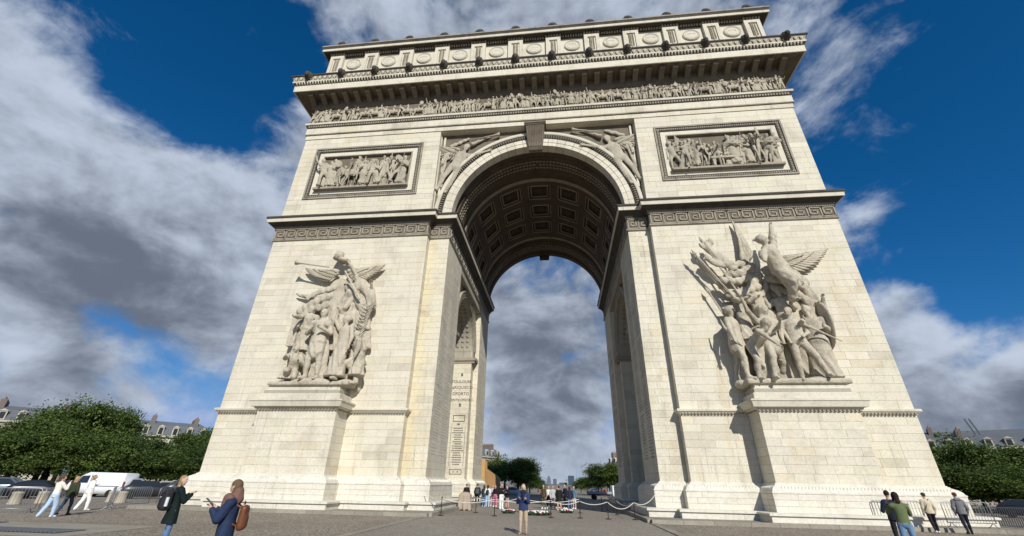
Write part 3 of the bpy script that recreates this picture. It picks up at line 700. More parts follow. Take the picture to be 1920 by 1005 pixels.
for x0, x1, z0, z1 in ((JX - .62, JX + .62, 7.55, 7.62), (JX - .62, JX + .62, 7.0, 7.07), (JX - .62, JX - .56, 7.07, 7.55), (JX + .56, JX + .62, 7.07, 7.55), (JX - .72, JX - .69, 2.9, 6.5), (JX + .69, JX + .72, 2.9, 6.5),
                       (JX - .6, JX + .6, 2.6, 2.65), (JX - .6, JX + .6, 2.2, 2.25), (JX - .6, JX - .55, 2.25, 2.6), (JX + .55, JX + .6, 2.25, 2.6), (JX - .25, JX - .15, 2.38, 2.5), (JX + .15, JX + .25, 2.38, 2.5)): b.box(x0, x1, 15.283, 15.31, z0, z1)
z = 6.3
while z > 3.0:
    hw_ = random.uniform(.3, .58); x = JX - hw_
    while x < JX + hw_: w_ = random.uniform(.03, .08); b.box(x, x + w_, 15.286, 15.31, z, z + .11); x += w_ + .035
    z -= .205
b.lathe([(.16, 0), (.03, .02)], 12, (JX, 15.29, 6.75), axis='y', sy=.5)
AP(b.build('inscription_tablet', M['ink']))

# relief panel frames
for s in (-1, 1):
    x0, x1 = (10.5, 21.1) if s > 0 else (-21.1, -10.5)
    def frame(name, mat, a, b_, c_, d_, t, ya, yb):
        m_ = MB(); m_.box(a, b_, ya, yb, c_, c_ + t); m_.box(a, b_, ya, yb, d_ - t, d_); m_.box(a, a + t, ya, yb, c_ + t, d_ - t); m_.box(b_ - t, b_, ya, yb, c_ + t, d_ - t); return AP(m_.build(name, mat))
    frame('panel_frame', M['trim'], x0, x1, 24.0, 29.95, .14, -.10, .3)
    frame('panel_cove', M['soot'], x0 + .14, x1 - .14, 24.14, 29.81, .34, -.02, .3)
    frame('panel_margin', M['ashlar'], x0 + .48, x1 - .48, 24.48, 29.47, .46, .06, .3)
    frame('panel_lip', M['trim'], x0 + .94, x1 - .94, 24.94, 29.01, .10, .0, .3)
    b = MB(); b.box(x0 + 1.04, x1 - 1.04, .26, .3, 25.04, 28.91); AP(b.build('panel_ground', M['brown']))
    b = MB(); b.box(x0 + .9, x1 - .9, -.32, .3, 24.90, 25.10); AP(b.build('panel_shelf', M['trim']))
    b = MB()
    for k in range(58): x = x0 + .25 + k * (x1 - x0 - .5) / 57; b.box(x - .05, x + .05, -.06, .0, 29.56, 29.72); b.box(x - .05, x + .05, -.06, .0, 24.22, 24.34)
    for k in range(30):
        z = 24.4 + k * 5.15 / 29
        for x in (x0 + .31, x1 - .31): b.box(x - .08, x + .08, -.06, .0, z - .05, z + .05)
    AP(b.build('egg_moulding', M['trim'], kind='stuff'))
# --- realise the ashlar: the 300 that show largest are single pieces, the rest is joined
BLOCKS.sort(key=lambda q: -q[0])
rest = {}
for i, (sc_, s, vs, fs, t, mat) in enumerate(BLOCKS):
    if i < 300:
        b = MB(); b.add(vs, fs, t); o = b.build('stone_block', M[mat], PIER[s]); o.matrix_parent_inverse = Matrix.Translation((0, 0, 0))
    else: rest.setdefault((s, mat), MB()).add(vs, fs, t)
for (s, mat), b in rest.items(): b.build('ashlar_facing', M[mat], PIER[s], kind='stuff')
print('blocks', len(BLOCKS))
# ------------------------------------------------------------------ carved and living figures: signed-distance bodies, one continuous surface each
def surface_nets(Fd, T, org, h):
    s = Fd < 0; nx, ny, nz = Fd.shape
    cnt = np.zeros((nx - 1, ny - 1, nz - 1), np.float32); acc = np.zeros((nx - 1, ny - 1, nz - 1, 3), np.float32)
    sl = lambda o: tuple(slice(k, n - 1 + k) for k, n in zip(o, Fd.shape))
    for ax in range(3):
        for o1 in (0, 1):
            for o2 in (0, 1):
                a = [0, 0, 0]; oth = [i for i in range(3) if i != ax]; a[oth[0]] = o1; a[oth[1]] = o2; b = list(a); b[ax] = 1
                fa, fb = Fd[sl(a)], Fd[sl(b)]; cr = (fa < 0) != (fb < 0)
                t = np.where(cr, fa / np.where(cr, fa - fb, 1), 0)
                cnt += cr
                for i in range(3):
                    acc[..., i] += np.where(cr, a[i] + (t if i == ax else 0), 0)
    act = cnt > 0; idx = -np.ones(cnt.shape, np.int64); n = int(act.sum()); idx[act] = np.arange(n)
    ijk = np.argwhere(act); V = (ijk + acc[act] / cnt[act][:, None]) * h + org
    tg = T[tuple(ijk.T)]; Q = []
    for ax in range(3):
        a, b = [i for i in range(3) if i != ax]
        s0 = [slice(1, -1)] * 3; s0[ax] = slice(0, -1); s1 = list(s0); s1[ax] = slice(1, None)
        A, Bq = s[tuple(s0)], s[tuple(s1)]; e = np.argwhere(A != Bq)
        if not len(e): continue
        flip = A[tuple(e.T)]; p = e.copy(); p[:, a] += 1; p[:, b] += 1
        def cell(da, db): q = p.copy(); q[:, a] -= da; q[:, b] -= db; return idx[tuple(q.T)]
        quad = np.stack([cell(1, 1), cell(0, 1), cell(0, 0), cell(1, 0)], 1)
        if ax == 1: flip = ~flip
        quad[~flip] = quad[~flip][:, ::-1]; Q.append(quad)
    return V, np.concatenate(Q), tg
def v3(*a): return np.array(a, float)
def cap(a, b, ra, rb, tg, n=None, flat=1.0, fold=0.0, fr=40.0, ph=0.0, cut=False): return ('c', np.array(a, float), np.array(b, float), ra, rb, tg, None if n is None else np.array(n, float), flat, fold, fr, ph, cut)
def ell(c, r, tg, R=None, fold=0.0): return ('e', np.array(c, float), np.array(r, float), tg, R, fold)
def box_(c, r, tg, R=None, rd=.02): return ('b', np.array(c, float), np.array(r, float), tg, R, rd)
def field(prims, h, k):
    lo = np.full(3, 1e9); hi = -lo; bb = []
    for p in prims:
        if p[0] == 'c': r = max(p[3], p[4]) * 1.25 + abs(p[8]); a = np.minimum(p[1], p[2]) - r; b = np.maximum(p[1], p[2]) + r
        else: r = np.linalg.norm(p[2]) if p[4] is not None else p[2]; a = p[1] - r - .02; b = p[1] + r + .02
        bb.append((a, b)); lo = np.minimum(lo, a); hi = np.maximum(hi, b)
    lo -= 3 * h; hi += 3 * h; dims = np.ceil((hi - lo) / h).astype(int) + 1
    G = np.full(dims, .5, np.float32); Bst = np.full(dims, 9., np.float32); T = np.zeros(dims, np.int16)
    for p, (a, b) in zip(prims, bb):
        i0 = np.maximum(((a - lo) / h).astype(int) - 3, 0); i1 = np.minimum(((b - lo) / h).astype(int) + 5, dims)
        sl = tuple(slice(u, w) for u, w in zip(i0, i1))
        X, Y, Z = np.meshgrid(*[lo[i] + h * np.arange(i0[i], i1[i]) for i in range(3)], indexing='ij')
        if p[0] == 'c':
            _, A, B, ra, rb, tg, n, flat, fold, fr, ph, cut = p; ab = B - A; L2 = max(ab @ ab, 1e-9)
            x, y, z = X - A[0], Y - A[1], Z - A[2]; t = np.clip((x * ab[0] + y * ab[1] + z * ab[2]) / L2, 0, 1)
            x, y, z = x - t * ab[0], y - t * ab[1], z - t * ab[2]
            if n is not None:
                dn = (x * n[0] + y * n[1] + z * n[2]) * (1 / flat - 1); x, y, z = x + n[0] * dn, y + n[1] * dn, z + n[2] * dn
            d = np.sqrt(x * x + y * y + z * z) - (ra + (rb - ra) * t)
            if fold: d = d + fold * (np.sin(fr * (X + .35 * Z) + ph) * np.cos(fr * .45 * Y + 1.3 * ph) + .5 * np.sin(fr * .55 * (Y * 1.3 + X * .4 - Z * .5) + 2 * ph)) * np.clip(.35 + t, 0, 1)
            if n is not None: d = d * min(1, flat * 1.15)
            if cut: L_ = math.sqrt(L2); d = np.maximum(d, ((X - B[0]) * ab[0] + (Y - B[1]) * ab[1] + (Z - B[2]) * ab[2]) / L_)
        else:
            x, y, z = X - p[1][0], Y - p[1][1], Z - p[1][2]
            if p[4] is not None: Rm = p[4]; x, y, z = (Rm[0][0] * x + Rm[1][0] * y + Rm[2][0] * z, Rm[0][1] * x + Rm[1][1] * y + Rm[2][1] * z, Rm[0][2] * x + Rm[1][2] * y + Rm[2][2] * z)
            tg = p[3]
            if p[0] == 'e':
                r = p[2]; kk = np.sqrt((x / r[0]) ** 2 + (y / r[1]) ** 2 + (z / r[2]) ** 2); d = (kk - 1) * min(r)
                if p[5]: d = d + p[5] * np.sin(60 * X + 20 * Z) * np.sin(55 * Y + 35 * Z + 1)
            else:
                rd = p[5]; qx, qy, qz = abs(x) - p[2][0] + rd, abs(y) - p[2][1] + rd, abs(z) - p[2][2] + rd
                d = np.sqrt(np.maximum(qx, 0) ** 2 + np.maximum(qy, 0) ** 2 + np.maximum(qz, 0) ** 2) + np.minimum(np.maximum(qx, np.maximum(qy, qz)), 0) - rd
        d = d.astype(np.float32); g = G[sl]; hh = np.clip(.5 + .5 * (g - d) / k, 0, 1)
        G[sl] = g * (1 - hh) + d * hh - k * hh * (1 - hh)
        bs = Bst[sl]; nb = d < bs; bs[nb] = d[nb]; T[sl][nb] = tg
    return surface_nets(G, T, lo, h)
def sdf_mesh(name, prims, mat, h=.024, k=.02, cols=None, extra=None):
    V, Q, tg = field(prims, h, k); nv = len(V)
    vs, fs = V, Q
    if extra and extra.v:                     # fingers, eyes: welded into the same mesh
        ev = np.array(extra.v)
    me = bpy.data.meshes.new(name)
    if extra and extra.v: me.from_pydata(np.concatenate([vs, ev]).tolist(), [], fs.tolist() + [[i + nv for i in f] for f in extra.f])
    else: me.from_pydata(vs.tolist(), [], fs.tolist())
    me.polygons.foreach_set('use_smooth', [True] * len(me.polygons))
    a = me.attributes.new('tint', 'FLOAT_COLOR', 'POINT'); C = np.ones((len(me.vertices), 4), np.float32)
    if cols is not None:
        pal = np.array(cols, np.float32); C[:nv, :3] = pal[tg]
        if extra and extra.v:
            vc = np.ones((len(extra.v), 3), np.float32)
            for f, t in zip(extra.f, extra.t): vc[f] = t
            C[nv:, :3] = vc
        C[:, :3] *= (1 + .22 * (rng.random((len(C), 1)) - .5))
    a.data.foreach_set('color', C.ravel()); me.materials.append(mat); me.update(); return me

def nrm(v): v = np.array(v, float); return v / np.linalg.norm(v)
STAND = ((.06, .02, -1), (.02, -.03, -1)); HANG = ((.18, .02, -1), (.06, .22, -1))
def human(arms=(HANG, HANG), legs=(STAND, STAND), lean=0., side=0., twist=0., head=(0., 0.), top='jacket', bottom='jeans', hair='short', slim=1.0, nude=False, extra=None, fingers=True, fold=.004):
    """figure 1.75 m tall facing -Y; limb directions are (out, forward, up). tags: 0 skin 1 top 2 bottom 3 shoe 4 hair 5 accent 6 accent2"""
    P = []; J = {}
    fw = v3(0, -1, 0); sp = nrm((math.sin(side), -math.sin(lean), math.cos(lean) * math.cos(side))); H0 = v3(0, 0, .93)
    lat = v3(math.cos(twist), math.sin(twist), 0); fwt = v3(math.sin(twist), -math.cos(twist), 0)
    S0 = H0 + sp * .50; tt = {'jacket': .028, 'coat': .034, 'sweater': .018, 'shirt': .008, 'puffer': .032, 'none': 0.}[top]; tb = {'jeans': .010, 'wide': .032, 'shorts': .014, 'skirt': .01, 'none': 0.}[bottom]
    TT, TB = (0 if top == 'none' else 1), (0 if bottom == 'none' else 2)
    # legs
    low = 9
    for sx, lg, nm in ((-1, legs[0], 'a'), (1, legs[1], 'b')):
        hp = H0 + v3(sx * .092, 0, -.02); d1 = nrm((sx * lg[0][0], -lg[0][1], lg[0][2])); d2 = nrm((sx * lg[1][0], -lg[1][1], lg[1][2]))
        kn = hp + d1 * .42; an = kn + d2 * .41; J['hip' + nm], J['knee' + nm], J['ank' + nm] = hp, kn, an; low = min(low, an[2])
    dz = .085 - low
    sh = v3(0, 0, dz); H0 = H0 + sh; S0 = S0 + sh
    for kx in list(J): J[kx] = J[kx] + sh
    J.update(H0=H0, S0=S0, sp=sp, fw=fwt, lat=lat)
    for nm, sx in (('a', -1), ('b', 1)):
        hp, kn, an = J['hip' + nm], J['knee' + nm], J['ank' + nm]; tgc = TB if bottom not in ('shorts', 'skirt') else 0
        P += [cap(hp, kn, .083 * slim + tb, .058 * slim + tb, TB if bottom == 'shorts' else tgc, fold=0 if nude else fold, fr=45)] if bottom != 'shorts' else [cap(hp, hp * .25 + kn * .75, .085 * slim + tb, .075 + tb, 2), cap(hp, kn, .075, .054, 0)]
        calf = (kn * .65 + an * .35) + v3(0, .018, 0)
        P += [cap(kn, an, .056 * slim + tb, (.038 if tb < .02 else .04) * slim + tb, tgc, fold=0 if nude else fold, fr=50), ell(calf, (.058 * slim + tb * .6, .062 * slim + tb * .6, .11), tgc)]
        toe = an + v3((-.03 if nm == 'a' else .03), -.15, -.05); heel = an + v3(0, .045, -.045)
        P += [cap(heel, toe, .040, .036, 3, (0, 0, 1), .95), ell(an + v3(0, -.03, -.02), (.042, .075, .05), 3)]
    # torso
    ch = S0 - sp * .13; P += [cap(H0 + sp * .02, ch, .135 * slim + tt * .7, .150 * slim + tt, TT, fwt, .70, fold=0 if nude else fold, fr=38), ell(H0 + v3(0, 0, -.01), (.155 * slim + tb, .115 * slim + tb, .12), TB, None),
          cap(S0 - lat * .135 - sp * .035, S0 + lat * .135 - sp * .035, .062 + tt * .8, .062 + tt * .8, TT)]
    if nude: P += [ell(ch + fwt * .055 - lat * .06 + sp * .0, (.075, .05, .06), TT), ell(ch + fwt * .055 + lat * .06, (.075, .05, .06), TT)]
    if top == 'coat': P += [cap(H0 + sp * .12, H0 - sp * .34 + v3(0, .01, 0), .165, .225, 1, fwt, .78, fold=.010, fr=30, cut=True)]
    elif top in ('jacket', 'puffer'): P += [cap(H0 + sp * .10, H0 - sp * .09, .158 * slim + tt * .5, .170 * slim + tt * .6, 1, fwt, .76, fold=.006, fr=34, cut=True)]
    elif top in ('sweater', 'shirt'): P += [cap(H0 + sp * .10, H0 - sp * .03, .150 * slim + tt * .5, .158 * slim + tt * .6, 1, fwt, .74, fold=.005, fr=34, cut=True)]
    if bottom == 'skirt': P += [cap(H0 + v3(0, 0, .05), H0 - v3(0, 0, .36), .14, .22, 2, fwt, .8, fold=.012, fr=36, cut=True)]
    # neck, head
    nb = S0 + sp * .01; hd_ = nrm((math.sin(head[0]) * math.cos(head[1]), -math.cos(head[0]) * math.cos(head[1]), math.sin(head[1])))
    hc = S0 + sp * .125 + v3(0, 0, .085) + v3(hd_[0], hd_[1], 0) * .02; J['head'] = hc; J['hd'] = hd_
    hu = nrm(np.cross(np.cross(hd_, v3(0, 0, 1)), hd_)); hr = np.cross(hd_, hu); RM = np.stack([hr, -hd_, hu], 1)
    P += [cap(nb, hc - hu * .05, .052, .048, 0), ell(hc + hu * .01, (.074, .092, .105), 0, RM), ell(hc - hu * .06 + hd_ * .02, (.055, .062, .055), 0, RM), cap(hc + hd_ * .088 + hu * .02, hc + hd_ * .105 - hu * .018, .010, .016, 0)]
    for e in (-1, 1): P.append(ell(hc + hr * e * .076 - hd_ * -.005, (.012, .022, .032), 0, RM))
    if hair == 'short': P += [ell(hc + hu * .032 - hd_ * .022, (.081, .090, .098), 4, RM)]
    elif hair in ('long', 'bob', 'tied'):
        P += [ell(hc + hu * .030 - hd_ * .024, (.088, .097, .103), 4, RM)]
        dn = {'long': .26, 'bob': .13, 'tied': .0}[hair]
        if dn: P += [cap(hc - hd_ * .055, hc - hd_ * .085 - v3(0, 0, dn), .078, .062, 4, hd_, .6, fold=.004, fr=70), cap(hc + hr * .07 - hd_ * .02, hc + hr * .075 - v3(0, 0, dn * .8), .030, .026, 4), cap(hc - hr * .07 - hd_ * .02, hc - hr * .075 - v3(0, 0, dn * .8), .030, .026, 4)]
        else: P += [ell(hc - hd_ * .12 + hu * .04, (.04, .045, .045), 4)]
    elif hair == 'curly': P += [ell(hc + hu * .03 - hd_ * .03, (.118, .115, .122), 4, RM, .010), cap(hc - hd_ * .07, hc - hd_ * .08 - v3(0, 0, .14), .10, .08, 4, fold=.008, fr=70)]
    elif hair == 'cap': P += [ell(hc + hu * .028 - hd_ * .026, (.078, .09, .09), 4, RM), ell(hc + hu * .055 - hd_ * .004, (.088, .100, .080), 5, RM), ell(hc + hu * .052 + hd_ * .11, (.072, .075, .014), 5, RM)]
    elif hair == 'helmet': P += [ell(hc + hu * .04 - hd_ * .012, (.094, .112, .105), 4, RM), cap(hc + hu * .13 + hd_ * .07, hc + hu * .10 - hd_ * .14, .022, .035, 4, hr, .5)]
    # arms
    ex = MB()
    for sx, ar, nm in ((-1, arms[0], 'a'), (1, arms[1], 'b')):
        so_ = S0 + lat * sx * (.165 * slim + .01) - sp * .045; cv = lambda q: nrm(lat * sx * q[0] + fwt * q[1] + v3(0, 0, 1) * q[2]); u, f = cv(ar[0]), cv(ar[1])
        el = so_ + u * .285; wr = el + f * .245; J['sho' + nm], J['elb' + nm], J['wri' + nm], J['han' + nm] = so_, el, wr, wr + f * .09
        tta = tt * .85; bare = 0 if top in ('none',) else TT
        P += [cap(so_, el, .054 * slim + tta, .043 * slim + tta, TT, fold=0 if nude else fold, fr=48), cap(el, wr - f * .02, .043 * slim + tta, .030 + tta * .8, 0 if top == 'shirt' else bare), cap(wr - f * .04, wr + f * .02, .026, .028, 0)]
        sd_ = nrm(np.cross(f, fwt + v3(.01, .02, .03))); pm_ = nrm(np.cross(sd_, f))
        P.append(cap(wr + f * .02, wr + f * .075, .030, .036, 0, pm_, .55))
        if fingers:
            th = -sx
            for q in range(4):
                o_ = wr + f * .085 + sd_ * (q - 1.5) * .019; Lq = (.060, .072, .068, .052)[q]; m1 = o_ + (f * .9 + pm_ * .30) * Lq * .55; m2 = m1 + (f * .55 + pm_ * .75) * Lq * .5
                ex.tube([o_ - f * .02, m1, m2], [.0095, .0088, .0065], 5, t=(-1, 0, 0))
            o_ = wr + f * .03 + sd_ * .032 * th; m1 = o_ + (f * .6 + sd_ * th * .6) * .035; ex.tube([o_, m1, m1 + f * .03], [.011, .010, .007], 5, t=(-1, 0, 0))
    for e in (-1, 1):
        c = hc + hd_ * .083 + hr * e * .030 + hu * .018; ex.lathe([(.001, -.009), (.009, -.004), (.009, .004), (.001, .009)], 6, tuple(c), t=(.02, .015, .012))
    c = hc + hd_ * .088 - hu * .045; ex.tube([c - hr * .022, c + hd_ * .006, c + hr * .022], [.003, .006, .003], 5, t=(.30, .10, .08))
    if extra: P += extra(J)
    return P, J, ex
M['figure'] = None
def fig_mat():
    m_, nt, b = new_mat('skin_and_cloth'); at_ = nd(nt, 'ShaderNodeAttribute', attribute_name='tint'); tcn = nd(nt, 'ShaderNodeTexCoord')
    f = noise(nt, tcn.outputs['Object'], 26, 5, .65); c = mixc(nt, 1.0, at_.outputs['Color'], mixc(nt, f, (.8, .8, .8), (1.2, 1.2, 1.2)), 'MULTIPLY')
    nt.links.new(c, b.inputs['Base Color']); b.inputs['Roughness'].default_value = .8; b.inputs['Specular IOR Level'].default_value = .25
    bp = nd(nt, 'ShaderNodeBump'); bp.inputs['Strength'].default_value = .3; bp.inputs['Distance'].default_value = .01; nt.links.new(noise(nt, tcn.outputs['Object'], 40, 4, .6), bp.inputs['Height']); nt.links.new(bp.outputs[0], b.inputs['Normal'])
    return m_
M['figure'] = fig_mat()
def statue_mesh(name, mat, h=.026, **k):
    P, J, ex = human(**k)
    return sdf_mesh(name, P, mat, h, .022, None, ex if k.get('fingers', True) else None)

# --- wings and other carved pieces
def wing_mb(b, o, ang0, ang1, n, L0, L1, side, thick=.07, y=0.0, rows=2):
    """leading edge rises from the shoulder along ang1, feathers swing from ang1 down to ang0 and overlap in rows"""
    o = Vector(o); e1 = math.radians(ang1); edge = lambda t: o + Vector((side * math.cos(e1 - .55 * t), 0, math.sin(e1 - .55 * t))) * (L0 * .62 * t)
    b.tube([edge(t / 5) + Vector((0, y - .12, 0)) for t in range(6)], [.20, .19, .16, .13, .10, .05], 7)
    for rw in range(rows + 1):
        for k in range(n):
            t = (k + .5 * (rw % 2)) / n; a = math.radians(ang0 + (ang1 - 18 - ang0) * t ** .8); L = (L0 * (.55 + .55 * t) + L1 * math.sin(t * 3.1)) * (1, .62, .36)[rw]
            d = Vector((side * math.cos(a), 0, math.sin(a))); st = edge(t) + Vector((0, y - .06 * rw, 0)); w = (.05 + L0 * .045)
            nn = Vector((-d.z, 0, d.x)); bend = nn * -side * L * .10
            pts = [st, st + d * L * .35 + bend * .5, st + d * L * .78 + bend, st + d * L + bend * .8]; ws = [w * .7, w, w * .95, w * .3]; vs = []
            for p, wi in zip(pts, ws): vs += [p + nn * wi, p + Vector((0, -thick, 0)), p - nn * wi, p + Vector((0, thick * .5, 0))]
            b.add(vs, [(i * 4 + j, i * 4 + (j + 1) % 4, (i + 1) * 4 + (j + 1) % 4, (i + 1) * 4 + j) for i in range(3) for j in range(4)] + [(3, 2, 1, 0), (12, 13, 14, 15)])
def drape_prims(pts, r0, r1, tg=1, fold=.02, fr=26.):
    return [cap(pts[i], pts[i + 1], r0 + (r1 - r0) * i / (len(pts) - 1), r0 + (r1 - r0) * (i + 1) / (len(pts) - 1), tg, (0, 1, 0), .6, fold=fold, fr=fr, ph=i * .7) for i in range(len(pts) - 1)]
def robe(J, spread=.24, to=None):
    H0 = J['H0']; bt = (J['anka'] + J['ankb']) / 2 if to is None else to
    return [cap(H0 + v3(0, 0, .12), bt + v3(0, 0, .02), .15, spread, 1, (0, 1, 0), .72, fold=.026, fr=38, cut=True)]
def cloak(J): return [cap(J['S0'] + v3(0, .07, 0), (J['anka'] + J['ankb']) / 2 + v3(.04, .14, .10), .17, .27, 1, (0, 1, 0), .38, fold=.022, fr=30), cap(J['shoa'] + v3(0, -.02, 0), J['shob'] + v3(0, -.04, -.05), .085, .085, 1, fold=.012)]
WALK = (((.04, .30, -1), (.02, .02, -1)), ((.04, -.18, -1), (.02, -.45, -1))); STRIDE = (((.25, .55, -1), (.12, -.10, -1)), ((.25, -.25, -1), (.10, -.55, -1)))
UPA = ((.55, .15, .9), (.15, .1, 1)); FWD = ((.2, .8, -.5), (-.1, 1, .1)); BEND = ((.35, .05, -1), (-.45, .8, .25)); AKIM = ((.75, -.1, -.8), (-.7, .4, -.35)); SPEAR = ((.5, .3, -.5), (.2, .5, .8)); CROSS = ((.25, .35, -1), (-.9, .6, .3))

# --- high-relief groups on the pedestals (generic stand-ins with the same mass and outline)
def big(name, parent, loc, H, rot=(0, 0, 0), mat='sculpt', h=.022, **k):
    k.setdefault('slim', 1.22); k.setdefault('fold', .008); H *= 1.06; me = statue_mesh('figure', M[mat], h, **k); s_ = H / 1.75
    return inst(name, me, parent, loc, rot, (s_, s_, s_))
def lump(name, parent, prims, mat='sculpt', h=.09, k=.08): return inst(name, sdf_mesh(name, prims, M[mat], h, k), parent)
def sculpture_right():
    g = tag(empty('sculpture_group', (15.6, -.9, 7.30)), 'tall carved stone group of warriors under a winged figure with raised arm', 'sculpture')
    L = lambda x, y, z: (x - 15.6, y + .9, z - 7.30)
    nu = dict(top='none', bottom='none', nude=True)
    big('figure', g, L(14.95, -1.15, 7.32), 4.9, (0, 0, .15), legs=STRIDE, arms=(((.75, .35, .75), (.35, .2, 1)), ((.45, .1, -1), (-.1, .5, -.8))), hair='curly', head=(.5, .1), extra=lambda J: [cap(J['H0'] + v3(0, 0, .06), J['H0'] - v3(0, 0, .12), .165, .19, 1, (0, 1, 0), .8, fold=.02), cap(J['S0'], J['anka'] + v3(0, .2, .2), .13, .25, 1, (0, 1, 0), .4, fold=.02)], **nu)
    big('figure', g, L(16.45, -1.25, 7.32), 4.55, (0, 0, -.25), legs=(((.02, .1, -1), (.02, -.05, -1)), ((.45, .2, -1), (.35, -.2, -1))), arms=(((.25, .1, -1), (.1, .55, -.8)), ((.2, -.1, -1), (-.4, .5, -.3))), hair='short', head=(-.7, .1), **nu)
    big('figure', g, L(17.9, -.75, 7.32), 4.75, (0, 0, -.35), legs=(STAND, STAND), arms=(FWD, BEND), hair='helmet', head=(-.5, 0), top='coat', bottom='wide', extra=lambda J: robe(J, .30) + [cap(J['head'] - v3(0, .06, .12), J['head'] - v3(0, .07, .2), .05, .03, 4)])
    big('figure', g, L(13.75, -1.2, 7.32), 4.1, (0, 0, .55), legs=(((.1, .35, -1), (.02, -.2, -1)), ((.1, -.2, -1), (.05, -.1, -1))), lean=.95, arms=(((.1, .7, -.7), (-.3, .4, -.6)), ((.5, .5, .4), (-.6, .6, .2))), hair='curly', head=(.2, -.3), **nu)
    big('figure', g, L(13.0, -.75, 7.42), 4.8, (0, 0, .8), legs=WALK, arms=(((.35, .15, -1), (.1, .3, -1)), ((.2, .4, -.8), (-.2, .8, .2))), hair='helmet', head=(.4, 0), top='shirt', bottom='none', extra=lambda J: [cap(J['H0'] + v3(0, 0, .05), J['H0'] - v3(0, 0, .16), .165, .20, 1, (0, 1, 0), .8, fold=.02)])
    big('figure', g, L(15.5, -.35, 8.6), 4.3, (0, 0, .2), legs=WALK, arms=(UPA, HANG), hair='helmet', head=(.3, 0), top='shirt', bottom='none')
    big('figure', g, L(17.1, -.30, 8.5), 4.2, (0, 0, -.2), legs=(STAND, STAND), arms=(HANG, BEND), hair='helmet', head=(-.4, 0), top='shirt', bottom='none')
    # winged figure above
    wf = big('figure', g, L(17.75, -1.05, 12.85), 5.0, (0, -.55, .40), legs=(((.35, .55, -.8), (.15, -.55, -.85)), ((.45, -.35, -1), (.25, -.55, -.9))), lean=.1, arms=(((.9, .5, -.25), (.9, .5, -.35)), ((.75, .05, .8), (.65, .1, .9))), hair='helmet', head=(.75, .05), top='jacket', bottom='wide', fold=.014,
             extra=lambda J: [cap(J['S0'] + v3(0, -.03, -.1), J['H0'], .15, .17, 1, (0, 1, 0), .72, fold=.02, fr=44), cap(J['H0'] + v3(0, 0, .10), (J['kneea'] + J['kneeb']) / 2, .15, .24, 1, (0, 1, 0), .7, fold=.022), cap(J['H0'] + v3(0, .08, 0), J['ankb'] + v3(.15, .1, .1), .13, .2, 1, (0, 1, 0), .5, fold=.02)])
    b = MB(); wing_mb(b, L(15.0, -.35, 15.8), 60, 118, 12, 2.3, .25, 1, y=.0); b.build('wing', M['sculpt'], g, True)
    b = MB(); wing_mb(b, L(16.5, -.5, 15.9), -52, 40, 14, 2.6, .35, 1, y=.0); b.build('wing', M['sculpt'], g, True)
    # shield, spears, drapery masses
    b = MB(); b.lathe([(.05, .0), (1.0, .05), (1.15, .10), (1.15, .16), (.9, .24), (.3, .34), (.01, .36)], 28, L(18.55, -.55, 11.1), axis='x', sy=1.45); b.build('shield', M['sculpt'], g, True)
    for x0, z0, x1, z1, yy in ((13.7, 12.6, 11.55, 16.4, -1.0), (13.8, 12.4, 11.75, 15.9, -.8), (14.0, 12.2, 12.0, 15.3, -.6), (13.9, 12.9, 12.15, 17.4, -1.1), (14.2, 12.9, 12.7, 17.2, -.9), (13.2, 10.8, 12.1, 13.6, -.5)):
        b = MB(); b.tube([L(x0, yy, z0), L(x1, yy, z1)], .06, 6); d = (Vector((x1, yy, z1)) - Vector((x0, yy, z0))).normalized(); p = Vector(L(x1, yy, z1)); b.tube([p, p + d * .18, p + d * .6], [.06, .13, .01], 6); b.build('spear', M['sculpt'], g)
    b = MB(); b.tube([L(16.9, -1.6, 10.9), L(18.9, -1.55, 9.75)], [.09, .03], 6); b.build('sword', M['sculpt'], g)
    b = MB(); b.tube([L(12.1, -1.3, 11.4), L(12.2, -1.45, 10.8), L(12.7, -1.4, 10.0), L(13.1, -1.3, 9.6)], [.03, .07, .08, .04], 6); b.build('bow', M['sculpt'], g)
    for (x, y, z, H, rz, kw) in ((13.9, -.55, 9.9, 3.7, .5, dict(arms=(FWD, UPA), hair='helmet')), (15.1, -.55, 10.4, 3.6, .2, dict(arms=(BEND, UPA), hair='curly')), (16.6, -.5, 9.9, 3.6, -.3, dict(arms=(SPEAR, BEND), hair='helmet')), (18.2, -.35, 9.6, 3.7, -.5, dict(arms=(HANG, SPEAR), hair='helmet'))):
        big('figure', g, L(x, y, z), H, (0, 0, rz), legs=(STAND, STAND), top='coat', bottom='wide', extra=lambda J: robe(J, .32), fold=.010, **kw)
    P = []
